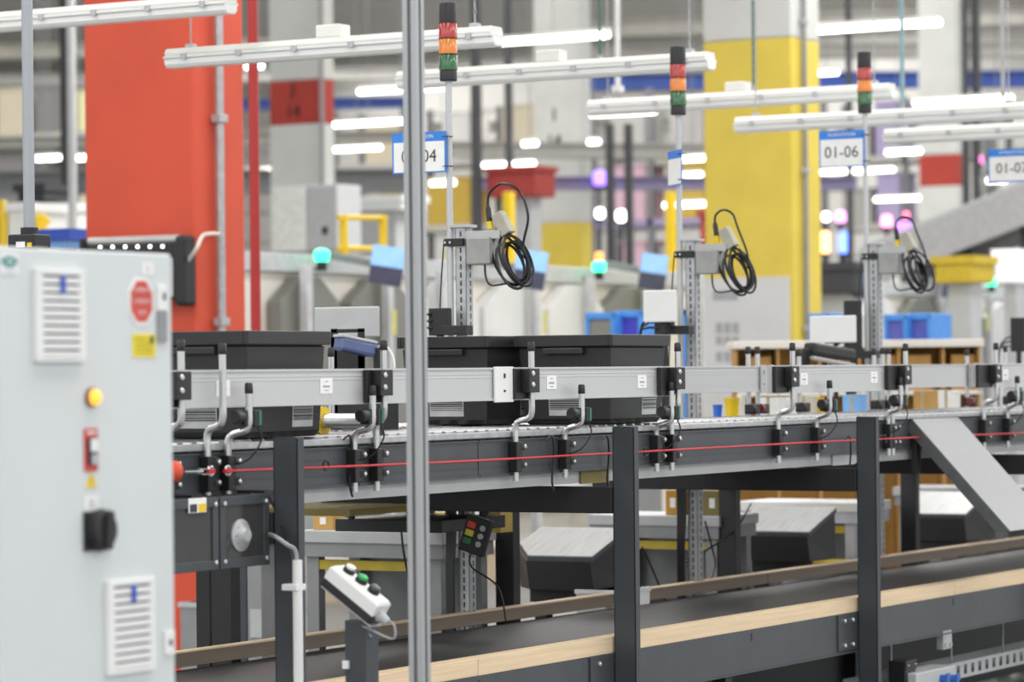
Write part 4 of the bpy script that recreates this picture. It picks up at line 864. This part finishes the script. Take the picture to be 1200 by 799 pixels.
# black unit with silver top and a row of lights hung before the orange column
ux = ou0 - .14; cc_ = pu(206, 300, ux); dU = cc_.x * math.cos(TH) + cc_.y * math.sin(TH); a = pu(150, 279, ux); hh = 82 * dU / F; yr = cc_.y; yl = V(99, ux, 279)
bu = thing('light_bar', (ux, (yl + yr) / 2, a.z - hh), 'black wall unit with silver top and a row of white lights before the orange column', 'light unit')
L_v = yl - yr
box('body', BLACKM, bu, ux, ux + .10, yr, yr + L_v, a.z - hh + .04, a.z - .03, .01); MB().cyl((ux + .05, yr, a.z - .015), (ux + .05, yr + L_v, a.z - .015), .03, 12).build('silver_top', mat('light_bar_silver', '#b9bab6', .4, .3), bu, smooth=True)
box('front_strip', LGREY, bu, ux - .004, ux, yr + .02, yr + L_v - .02, a.z - hh + .06, a.z - .13)
MB().bb(ux - .02, ux + .12, yr - .07, yr, a.z - hh, a.z + .008).build('end_cap', BLACKP, bu, .025); MB().bb(ux - .02, ux + .12, yr + L_v, yr + L_v + .03, a.z - hh, a.z + .008).build('end_cap', BLACKP, bu, .012)
zl = pd(150, 289, dU).z
for k in range(6):
    p = pu(117 + k * 14.6, 289.6 - .2 * k, ux - .006); MB().lathe((ux, p.y, p.z), -UX, [(.009, 0), (.009, .006), (.005, .01)], 10).build('led', mat('white_led', '#ffffff', .4, emit=4), bu, smooth=True)
box('wall_arm', BLACKM, bu, ux + .09, ou0, yr + .2, yr + .26, a.z - .2, a.z - .14)
w0 = pd(221, 305, dU); MB().tube(smoothpath([w0, pd(230, 292, dU - .1), pd(237, 277, dU - .05), pd(246, 274, dU), pd(256, 274, dcond - .05)], 6), .012, 8).build('feed_cable', mat('cream_cable', '#e2d6cc', .5), bu, smooth=True)

# ------------------------------------------------------------------ second row of stations (elevated), v = BV
BV = 14.0
def bx(px, y): return pv(px, y, BV)
z1 = bx(600, 307).z; z0 = bx(600, 329).z
row = thing('sorting_line', (30, BV, 0), 'long cream panelled sorting line running behind the columns', 'sorting line')
u_a, u_b = U(150, BV), U(1300, BV)
box('header_rail', mat('header_grey', '#c3c6c8', .5), row, u_a, u_b, BV - .04, BV + .1, z0, z1 - .02, .01)
box('back_panel', CREAM, row, u_a, u_b, BV + .02, BV + .06, .3, z0)
box('lower_panel', mat('warm_beige', '#c7b49c', .6), row, u_a, u_b, BV + .06, BV + .1, .0, bx(600, 392).z - .2)
x = 0
posts_px = (333, 429, 492, 602, 668, 735, 798, 1010, 1085, 1140, 1180)
for px in posts_px:
    p = bx(px, 340); box('post', mat('post_grey', '#c9cbcd', .5), row, p.x - .04, p.x + .04, BV - .24, BV - .17, 0, z0 + .05, .004)
for px0, px1, mm in ((314, 384, GREYP), (397, 472, GREYP), (553, 627, WHITE), (629, 694, WHITE), (697, 760, GREYP), (1000, 1040, WHITE), (1048, 1090, GREYP), (1095, 1142, GREYP), (1146, 1192, mat('pale_panel', '#cfd0cf', .5)), (480, 548, WHITE), (1196, 1250, GREYP)):
    ua, ub = U(px0, BV, 360), U(px1, BV, 360); w_ = ub - ua; zt_ = z0 - .03; zm = zt_ - .20
    MB().prism([(ua, BV - .12, .6), (ub, BV - .12, .6), (ub, BV - .12, zm), (ub - w_ * .34, BV - .12, zt_), (ua + w_ * .34, BV - .12, zt_), (ua, BV - .12, zm)], (0, .12, 0)).build('chute_shroud', mm, row, .01)
for px in (347, 432, 610, 676, 1134):
    p = bx(px, 378); box('label_strip', mat('pale_yellow_strip', '#d9d27a', .6), row, p.x - .03, p.x + .03, BV - .245, BV - .24, p.z - .10, p.z + .10)
# monitors of the second row
SCR = mat('screen_glow', '#8fbdf0', .3, emit=.5); SCD = mat('screen_dark', '#4a4e66', .3)
mons = ((433, 288, 474, 335, 'monitor left of the slotted post in the second row'), (602, 293, 641, 339, 'monitor behind the first scanner coil'), (749, 297, 782, 341, 'monitor left of the second signal mast'), (1001, 318, 1018, 350, 'monitor just left of the third signal mast'), (1104, 316, 1128, 350, 'monitor right of the third signal mast'))
for i, (x0, y0, x1, y1, lb_) in enumerate(mons):
    v_ = BV - .6; c = pv((x0 + x1) / 2, (y0 + y1) / 2, v_); dep = c.x * math.cos(TH) + c.y * math.sin(TH)
    w_ = (x1 - x0) * dep / F; h = (y1 - y0) * dep / F
    t = thing('monitor', (c.x, c.y, c.z - h / 2), 'tilted ' + lb_, 'monitor', 'monitors of the second station row')
    rr = Vector((R.x, R.y, 0)); n = rr.cross(Z); tl = math.radians(9); upv = (Z * math.cos(tl) + rr * math.sin(tl)); rt = upv.cross(n) * -1; rt = (rr * math.cos(tl) - Z * math.sin(tl)); M_ = Matrix((rt, -n, upv)).transposed()
    MB().box(c - n * .04, (w_ * .98, .05, h * .98), M_).build('case', LGREY, t, .01); MB().box(c + upv * h * .23, (w_ * .94, .02, h * .50), M_).build('screen', SCR, t); MB().box(c - upv * h * .25, (w_ * .94, .02, h * .44), M_).build('keyboard_tray', SCD, t)
    MB().bar(c - n * .08, Vector((c.x, BV - .05, c.z + .1)), .06, .06).build('arm', MGREY, t)
# green, orange and white signal lamps on the header rail
GL = mat('green_glow', '#3df0b0', .4, emit=2.2)
for px, py, lb_ in ((377, 299, 'glowing green lamp under the white wall box'), (702, 312, 'glowing green lamp right of the I 14 column'), (1162, 330, 'glowing green lamp at the right')):
    p = pv(px, py, BV - .2); t = thing('indicator_lamp', p - Z * .06, lb_, 'lamp', 'green indicator lamps')
    MB().lathe(p - Z * .05, Z, [(.05, 0), (.062, .03), (.062, .08), (.03, .10)], 14).build('dome', GL, t, smooth=True); MB().lathe(p - Z * .12, Z, [(.04, 0), (.04, .075)], 10).build('stem', BLACKP, t, smooth=True); MB().bar(p - Z * .1, Vector((p.x, BV, p.z - .1)), .03, .03).build('bracket', MGREY, t)
# yellow guard frame
fv = BV + .8; t = thing('guard_frame', pv(400, 303, fv), 'yellow tubular guard frame beside the white wall box', 'guard frame')
for px, y0, y1 in ((403, 252, 305), (449, 252, 284)): a = pv(px, y1, fv); b = pv(px, y0, fv); MB().cyl((a.x, fv, 0), (a.x, fv, b.z), .036, 10).build('post', YEL, t, smooth=True)
for y in (255, 291): MB().cyl(pv(397, y, fv), pv(452, y, fv), .024, 8).build('crossbar', YEL, t, smooth=True)
# white wall box on the J 14 column
t_d = 36.5; a = pd(318, 297, t_d); b = pd(395, 218, t_d); u0 = a.x; wv1 = V(359, u0, 260); wv0 = V(395, u0, 260); 
t = thing('wall_box', (u0, a.y, a.z), 'pale grey wall cabinet with two doors hanging below the J 14 mark', 'cabinet')
box('body', LGREY, t, u0 + .02, u0 + .5, wv0, a.y, a.z, b.z, .01)
for y0_, y1_, m_ in ((wv1 + .01, a.y, mat('box_cream', '#e4e6e0', .5)), (wv0, wv1 - .01, LGREY)): dd_ = box('door', m_, t, u0, u0 + .02, y0_, y1_, a.z + .02, b.z - .02, .008)
p = pu(381, 270, u0 - .01); box('handle', BLACKP, dd_, u0 - .03, u0, p.y - .03, p.y + .03, p.z - .04, p.z + .04, .005); box('support', MGREY, t, u0 + .2, u0 + .3, (wv0 + a.y) / 2 - .05, (wv0 + a.y) / 2 + .05, 0, a.z)
# blue crates on the line
for i, (x0, y0, x1, y1, lb_) in enumerate(((686, 366, 720, 395, 'blue crate with grey front below the second row'), (722, 364, 752, 395, 'bright blue crate left of the second mast'), (801, 362, 808, 470, 'blue crate stack behind the second mast'), (1036, 368, 1063, 400, 'blue violet crate right of the third mast'), (1064, 367, 1091, 400, 'blue violet crate second from the third mast'), (948, 367, 972, 380, 'blue crate behind the white panel by the yellow column'))):
    d = 24.0; a = pd(x0, y1, d); b = pd(x1, y0, d); wv = abs(a.y - V(x1, a.x, y1)); t = thing('blue_crate', (a.x, a.y, 0), lb_, 'crate', 'blue crates behind the stations')
    inner = mat('crate_violet', '#5a63b8', .5) if i > 2 else (GREYP if i == 0 else mat('crate_indigo', '#4a48c0', .5))
    dp = .4 if i != 2 else .06
    box('body', inner, t, a.x + .01, a.x + dp, a.y - wv + .02, a.y - .02, a.z - .2, b.z - .02); m = MB()
    m.bb(a.x - .01, a.x + dp + .01, a.y - .03, a.y, a.z - .2, b.z); m.bb(a.x - .01, a.x + dp + .01, a.y - wv, a.y - wv + .03, a.z - .2, b.z); m.bb(a.x - .01, a.x + .02, a.y - wv, a.y, b.z - .05, b.z)
    m.build('frame', mat('crate_blue', '#4c97ea', .45), t, .008); box('stand', MGREY, t, a.x + .02, a.x + dp - .02, a.y - wv * .8, a.y - wv * .2, 0, a.z - .2)
# wooden shelf unit right of the second mast
kd = 21.; a = pd(861, 425, kd); b = pd(1150, 398, kd)
t = thing('shelf_unit', (a.x, a.y, 0), 'long tan wooden shelf unit with cream top behind the far guard rail', 'shelf unit')
ln = (b - a); ln.z = 0; zt = pd(861, 400, kd).z; zb_ = zt - .32
n = Vector((-ln.y, ln.x, 0)).normalized(); n = n if n.dot(A) > 0 else -n
def slab(nm, m_, s0, s1, za, zb__, off=0., th=.5): 
    p0 = a + ln * s0 + n * off; p1 = a + ln * s1 + n * off
    MB().prism([(p0.x, p0.y, za), (p1.x, p1.y, za), (p1.x, p1.y, zb__), (p0.x, p0.y, zb__)], n * th).build(nm, m_, t, .006)
slab('top', CREAM, -.01, 1.01, zt - .05, zt, -.03, .58); slab('back', KRAFT, 0, 1, .1, zt - .05, .3, .03); slab('shelf', CREAM, 0, 1, zt - .36, zt - .33, 0, .3)
for s_ in (0, .17, .34, .5, .66, .84, .985): slab('divider', mat('divider_tan', '#b98f52', .7), s_, s_ + .012, 0, zt - .05, 0, .3)
for s_ in (.05, .38, .56, .70, .88): slab('carton', mat('carton_brown', '#b58b4e', .75), s_, s_ + .10, zt - .33, zt - .10, .05, .2)

# ------------------------------------------------------------------ far hall: beams, racks, lit tubes, lamps
def beam(p0, p1, z, th, m_, label, name='roof_beam', dep=.4):
    a = pz(*p0, z); b = pz(*p1, z); t = thing(name, (a + b) / 2 - Z * th / 2, label, 'beam')
    MB().bar(a, b, dep, th).build('web', m_, t)
    MB().bar(a + Z * th * .5, b + Z * th * .5, dep * 1.5, th * .1).build('flange', m_, t); MB().bar(a - Z * th * .5, b - Z * th * .5, dep * 1.5, th * .1).build('flange', m_, t)
beam((-30, 128, ), (480, 120), 8.3, .22, NAVY, 'blue painted beam crossing the far hall at left')
beam((690, 97), (1260, 92), 8.3, .32, NAVY, 'blue painted beam crossing the far hall at right')
GB = mat('beam_grey', '#b2b0aa', .6, 0, .05, 2); GBD = mat('beam_taupe', '#a5a29a', .6, 0, .08, 2)
for k, (p0, p1, z, th, m_) in enumerate((((-40, 62), (500, 52), 9.5, .3, GBD), ((-40, 95), (830, 80), 9.2, .25, GB), ((500, 150), (1260, 140), 7.6, .2, GBD), ((690, 35), (1260, 18), 10.0, .35, GBD), ((690, 62), (1260, 58), 9.6, .3, GB), ((-40, 215), (480, 212), 4.6, .3, mat('beam_charcoal', '#77797b', .6)), ((500, 175), (830, 178), 5.3, .2, GB), ((-40, 168), (480, 160), 6.0, .15, GBD), ((560, 215), (1000, 215), 4.6, .16, mat('beam_violet', '#8f86a6', .6)))):
    beam(p0, p1, z, th, m_, ['taupe roof beam high behind the orange column', 'pale roof beam behind the strip lights', 'taupe beam behind the signal towers', 'taupe roof beam at the top right', 'pale roof beam at the top right', 'charcoal beam behind the left tube post', 'pale beam behind the I 14 column', 'thin taupe beam at far left', 'violet grey beam behind the I 14 column'][k])
# pallet racks
ORD = ['first', 'second', 'third', 'fourth', 'fifth', 'sixth', 'seventh', 'eighth', 'ninth', 'tenth', 'eleventh', 'twelfth', 'thirteenth']
def rack(px0, px1, u, zs, label, pal, up_m, beam_m, bays):
    v0, v1 = V(px1, u, 250), V(px0, u, 250); t = thing('pallet_rack', (u, (v0 + v1) / 2, 0), label, 'rack', 'pallet racks at the back of the hall')
    top = zs[-1] + 1.2
    for k in range(bays + 1):
        y = v0 + (v1 - v0) * k / bays
        for x in (u, u + 1.1): box('upright', up_m, t, x, x + .12, y - .06, y + .06, 0, top)
    for z in zs:
        for x in (u, u + 1.1): box('beam', beam_m, t, x, x + .06, v0, v1, z - .14, z)
        box('deck', GB, t, u + .06, u + 1.1, v0, v1, z - .03, z)
    w = (v1 - v0) / bays; cnt = {}
    for k in range(bays):
        for z in zs:
            y = v0 + k * w + .15
            while y < v0 + (k + 1) * w - .7:
                bw = random.uniform(.5, 1.1); bh = random.uniform(.7, 1.15)
                if y + bw > v0 + (k + 1) * w - .1: break
                if random.random() < .95:
                    m_ = random.choice(pal); lv_ = zs.index(z); cnt[z] = cnt.get(z, 0) + 1
                    c = thing('storage_box', (u + .5, y + bw / 2, z), '%s box, %s from right on %s shelf, %s' % (m_.name.split('_', 1)[1].replace('_', ' ').replace('2', '').replace('plastic', 'blue'), ORD[cnt[z] - 1], ['bottom', 'second', 'third', 'fourth', 'top'][lv_], label), 'box', 'storage boxes on the ' + label)
                    box('box', m_, c, u + .12, u + .95, y, y + bw, z, z + bh, .02)
                    box('box_lid', m_, c, u + .10, u + .97, y - .02, y + bw + .02, z + bh, z + bh + .06)
                y += bw + .12
pal_n = [mat('box_white', '#d9d8d4', .7), mat('box_cream2', '#c9bfa8', .7), mat('box_grey', '#a5a3a0', .7), mat('box_dark', '#7c7a7a', .7)]
rack(-60, 130, 58, (.6, 2.2, 3.8, 5.6, 7.3), 'rack behind the tube post', pal_n + [mat('box_pale_yellow', '#ddd6a8', .7)], mat('rack_dark', '#727376', .6), GB, 2)
rack(392, 640, 60, (.6, 2.2, 3.6, 5.0, 6.4), 'rack between the white columns', pal_n + [mat('box_red', '#a03a34', .7), mat('box_ochre', '#b89a3c', .7)], mat('rack_dark', '#727376', .6), GB, 3)
rack(694, 830, 57, (.6, 2.0, 3.4, 4.8, 6.2), 'rack left of the yellow column', [mat('box_lilac', '#a79cc0', .7), mat('box_pink', '#c0a0ac', .7), mat('box_grey', '#a5a3a0', .7), mat('box_dark', '#7c7a7a', .7), mat('box_ochre', '#b89a3c', .7)], mat('rack_dark', '#727376', .6), mat('beam_violet', '#8f86a6', .6), 2)
rack(965, 1260, 62, (.6, 2.0, 3.4, 4.8, 6.2), 'rack right of the yellow column', [mat('box_lilac', '#a79cc0', .7), mat('box_pink', '#c99ab8', .7), mat('box_grey', '#a5a3a0', .7), mat('box_white', '#d9d8d4', .7), mat('box_plum', '#5a4668', .7)], mat('rack_dark', '#727376', .6), GB, 3)
# dark steel stanchions
for k, (px, d, r, m_, lb_) in enumerate(((78, 40, .045, mat('stanchion', '#46474a', .6), 'dark steel stanchion left of the orange column'), (86, 30, .032, LGREY, 'pale steel stanchion left of the orange column'), (560, 46, .06, mat('stanchion', '#46474a', .6), 'dark stanchion right of the first signal pole'), (598, 50, .05, mat('stanchion', '#46474a', .6), 'dark stanchion left of the I 14 column'), (716, 46, .05, mat('stanchion', '#46474a', .6), 'dark stanchion right of the I 14 column'), (738, 46, .05, mat('stanchion', '#46474a', .6), 'dark stanchion second right of the I 14 column'), (997, 50, .04, mat('stanchion', '#46474a', .6), 'dark stanchion left of the third pole'), (1133, 50, .05, mat('stanchion', '#46474a', .6), 'dark stanchion beside the red banded column'), (1146, 50, .06, mat('stanchion', '#46474a', .6), 'dark stanchion left of the 01-07 sign'), (4, 30, .03, YEL, 'yellow post at the left edge'), (787, 44, .06, YEL, 'yellow post left of the second signal pole'), (597, 42, .06, YEL, 'yellow post behind the first cable loop'), (726, 25, .018, WHITE, 'thin white post high behind the second strip light'))):
    c = pd(px, 300, d); t = thing('stanchion', (c.x, c.y, 0), lb_, 'post', 'stanchions in the far hall')
    z1 = 12.9 if m_ not in (YEL,) else pd(px, 225 if k != 9 else 235, d).z
    if k == 4 or k == 5: z1 = pd(px, 145, d).z
    MB().bb(c.x - r, c.x + r, c.y - r, c.y + r, 0 if k != 12 else pd(px, 108, d).z, z1).build('shaft', m_, t, .01); MB().bb(c.x - r * 2, c.x + r * 2, c.y - r * 2, c.y + r * 2, 0 if k != 12 else pd(px, 108, d).z, .03 if k != 12 else pd(px, 108, d).z + .05).build('base_plate', m_, t)
# lit ceiling tubes
lit = [(585, 48, 712, 43), (962, 34, 1097, 28), (1075, 120, 1182, 116), (689, 135, 767, 131), (389, 147, 474, 142), (389, 176, 447, 173), (562, 194, 628, 191), (419, 107, 521, 103), (957, 86, 981, 85), (965, 202, 1045, 199), (1027, 234, 1078, 232), (1040, 179, 1078, 177), (799, 187, 828, 185), (779, 241, 825, 239), (41, 186, 75, 185), (86, 186, 101, 185), (505, 216, 533, 213), (613, 169, 629, 168), (690, 167, 702, 166), (797, 206, 822, 205), (1158, 212, 1178, 211), (43, 209, 62, 209), (40, 245, 54, 245), (288, 79, 308, 77), (288, 202, 320, 200)]
wh = ['above the I 14 column', 'at the top right', 'above the 01-07 sign', 'under the third strip light', 'right of the J 14 mark', 'below the J 14 mark', 'right of the 01-04 sign', 'crossing the slotted post', 'right of the yellow column top', 'below the 01-06 sign', 'right of the third pole', 'left of the red banded column', 'right of the second pole', 'left of the yellow column', 'left of the orange column', 'touching the orange column', 'below the 01-04 sign', 'left of the I 14 column', 'right of the I 14 column', 'below the edge-on sign', 'below the 01-07 sign', 'behind the tube post', 'low behind the tube post', 'beside the red pipe top', 'right of the red pipe']
for (x0, y0, x1, y1), lb_ in zip(lit, wh):
    n_ = x1 - x0
    d = min(max(1.5 * .87 * F / max(n_, 74), 36), 66) if n_ > 50 else 50
    L = n_ * d / F / .87; c = pd((x0 + x1) / 2, (y0 + y1) / 2, d); dr_ = (pd(x1, y1, d) - pd(x0, y0, d)); dr_ = Vector((0, -1, 0))
    a = c + Vector((0, L / 2, 0)); b = c - Vector((0, L / 2, 0))
    t = thing('tube_lamp', c - Z * .04, 'glowing white tube lamp ' + lb_, 'lamp', 'lit tube lamps in the far hall')
    MB().cyl(a, b, .034, 10).build('tube', LIT, t, smooth=True); MB().bar(a + Z * .055, b + Z * .055, .10, .04).build('batten', LAMPW, t)
    MB().cyl(c + Z * .09, Vector((c.x, c.y, 12.98)), .008, 5).build('suspension_wire', MGREY, t)
# coloured signal glows
for k, (px, py, d, r, hx_, e, lb_) in enumerate(((988, 284, 45, .055, '#5a78ff', 4, 'blue glowing beacon left of the third pole'), (967, 284, 45, .055, '#ffb06a', 4, 'orange glowing beacon by the yellow column'), (1039, 259, 45, .07, '#ff7ab0', 5, 'pink glowing beacon right of the third pole'), (1059, 270, 45, .10, '#a86aff', 2.5, 'violet glowing beacon above the third scanner coil'), (985, 254, 45, .07, '#e08ae0', 3, 'mauve glowing beacon left of the third pole'), (968, 254, 45, .05, '#ffffff', 6, 'white glowing beacon beside the yellow column'), (1071, 320, 45, .12, '#6a4aff', 2, 'violet glowing beacon behind the third scanner coil'), (1133, 308, 40, .05, '#a8dcff', 6, 'tall pale blue glowing beacon at the right'), (1146, 308, 40, .05, '#a8dcff', 5, 'pale blue glowing beacon second from the red column'), (703, 209, 48, .10, '#9a7aff', 2, 'violet glowing beacon right of the I 14 column'), (703, 250, 48, .06, '#ffffff', 5, 'white glowing beacon low right of the I 14 column'), (728, 253, 48, .07, '#ffffff', 5, 'white glowing beacon between the dark stanchions'), (582, 218, 48, .05, '#ff4a4a', 3, 'red glowing beacon beside the first cable loop'), (702, 301, 30, .04, '#ff9a4a', 1.5, 'orange beacon above the green lamp'), (1062, 252, 46, .04, '#ff6a8a', 3, 'rose glowing beacon over the third scanner coil'), (1148, 187, 50, .05, '#ff7ad0', 2, 'pink beacon left of the 01-07 sign'))):
    p = pd(px, py, d); t = thing('beacon', p - Z * r * 2, lb_, 'beacon', 'glowing beacons in the far hall')
    hgt = 2.8 if k in (0, 1, 7, 8) else 1.2
    if k in (7, 8): hgt = 6
    MB().lathe(p - Z * r * hgt, Z, [(r * .5, 0), (r, r * .4), (r, r * (2 * hgt - .4)), (r * .5, r * 2 * hgt)], 12).build('lens', mat('glow_%s' % hx_[1:], hx_, .4, emit=e), t, smooth=True)
    MB().cyl((p.x, p.y, 0), p - Z * r * hgt, .025, 6).build('stem', BLACKM, t)
    MB().lathe(p - Z * (r * hgt + .05), Z, [(r * 1.1, 0), (r * 1.1, .05)], 12).build('collar', BLACKM, t, smooth=True)
# inclined conveyor at right
a = pd(1035, 318, 37); b = pd(1235, 238, 35); t = thing('incline_conveyor', Vector((a.x, a.y, 0)), 'grey inclined conveyor rising behind the 01-07 sign', 'conveyor')
dn = (b - a).normalized(); sd = dn.cross(Z).normalized()
MB().bar(a, b, .7, .10).build('belt', MGREY, t)
for s_ in (-.37, .37): MB().bar(a + sd * s_ + Z * .0, b + sd * s_ + Z * .0, .05, .42).build('side_wall', mat('incline_grey', '#aeadae', .5, .1), t); MB().bar(a + sd * s_ + Z * .24, b + sd * s_ + Z * .24, .04, .05).build('handrail', LGREY, t)
for k in (.15, .5, .85): p = a + (b - a) * k; MB().bb(p.x - .06, p.x + .06, p.y - .06, p.y + .06, 0, p.z - .1).build('leg', DGREY, t)
# bright white cabinet and yellow panels behind the right stations
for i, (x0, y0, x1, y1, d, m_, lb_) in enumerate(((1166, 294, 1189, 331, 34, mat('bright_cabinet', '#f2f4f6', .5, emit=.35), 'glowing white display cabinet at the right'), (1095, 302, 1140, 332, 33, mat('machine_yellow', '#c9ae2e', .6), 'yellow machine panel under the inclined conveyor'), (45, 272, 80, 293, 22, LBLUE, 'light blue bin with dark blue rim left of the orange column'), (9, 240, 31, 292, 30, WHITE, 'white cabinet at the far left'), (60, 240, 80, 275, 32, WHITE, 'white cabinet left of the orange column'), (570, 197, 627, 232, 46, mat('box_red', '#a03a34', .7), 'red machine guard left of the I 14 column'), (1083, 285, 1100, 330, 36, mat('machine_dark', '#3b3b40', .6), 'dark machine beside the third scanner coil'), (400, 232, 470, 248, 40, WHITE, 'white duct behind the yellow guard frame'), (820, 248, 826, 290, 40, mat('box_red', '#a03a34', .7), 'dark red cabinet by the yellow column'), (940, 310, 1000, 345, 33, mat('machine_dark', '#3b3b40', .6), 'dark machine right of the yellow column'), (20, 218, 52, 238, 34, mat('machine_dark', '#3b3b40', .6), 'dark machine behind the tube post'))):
    a = pd(x0, y1, d); b = pd(x1, y0, d); wv = abs(a.y - V(x1, a.x, y1)); t = thing('machine', (a.x, a.y, 0), lb_, 'machine' if i not in (2, 3, 4) else ('bin' if i == 2 else 'cabinet'), 'equipment in the far hall')
    box('body', m_, t, a.x, a.x + .6, a.y - wv, a.y, a.z, b.z, .02); box('rim', m_ if i != 2 else mat('bin_rim_blue', '#2c4fb4', .5), t, a.x - .03, a.x + .63, a.y - wv - .03, a.y + .03, b.z - .06, b.z + .02); box('stand', LGREY, t, a.x + .15, a.x + .45, a.y - wv * .8, a.y - wv * .2, 0, a.z)
# yellow robot arm at far left
p = pd(50, 270, 30); t = thing('robot_arm', (p.x, p.y, 0), 'small yellow robot arm behind the tube post', 'robot arm')
MB().lathe((p.x, p.y, p.z - .3), Z, [(.09, 0), (.08, .3)], 10).build('base', YEL, t, smooth=True); MB().bar((p.x, p.y, p.z), pd(46, 252, 30), .08, .09).build('upper_arm', YEL, t, .01); MB().bar(pd(46, 252, 30), pd(57, 262, 30), .06, .07).build('fore_arm', YEL, t, .01); box('pedestal', MGREY, t, p.x - .12, p.x + .12, p.y - .12, p.y + .12, 0, p.z - .3)
# hanging wires
for k, (px, d, m_, lb_) in enumerate(((703, 22, mat('green_wire', '#3f6a62', .5), 'thin green wire above the second strip light'), (883, 22, mat('green_wire', '#3f6a62', .5), 'thin green wire in front of the yellow column'), (1057, 24, mat('teal_wire', '#7fb4bc', .5), 'teal chain hanging above the third strip light'), (1175, 24, LGREY, 'pale wire hanging at the top right'))):
    z0 = pd(px, (70, 105, 126, 112)[k], d).z; c = pd(px, 60, d); t = thing('hanging_wire', (c.x, c.y, z0), lb_, 'wire', 'hanging wires')
    MB().cyl((c.x, c.y, z0), (c.x, c.y, 12.98), .012 if k < 2 else .018, 6).build('wire', m_, t, smooth=True); MB().lathe((c.x, c.y, z0 - .02), Z, [(.02, 0), (.02, .05)], 8).build('hook', GALV, t)
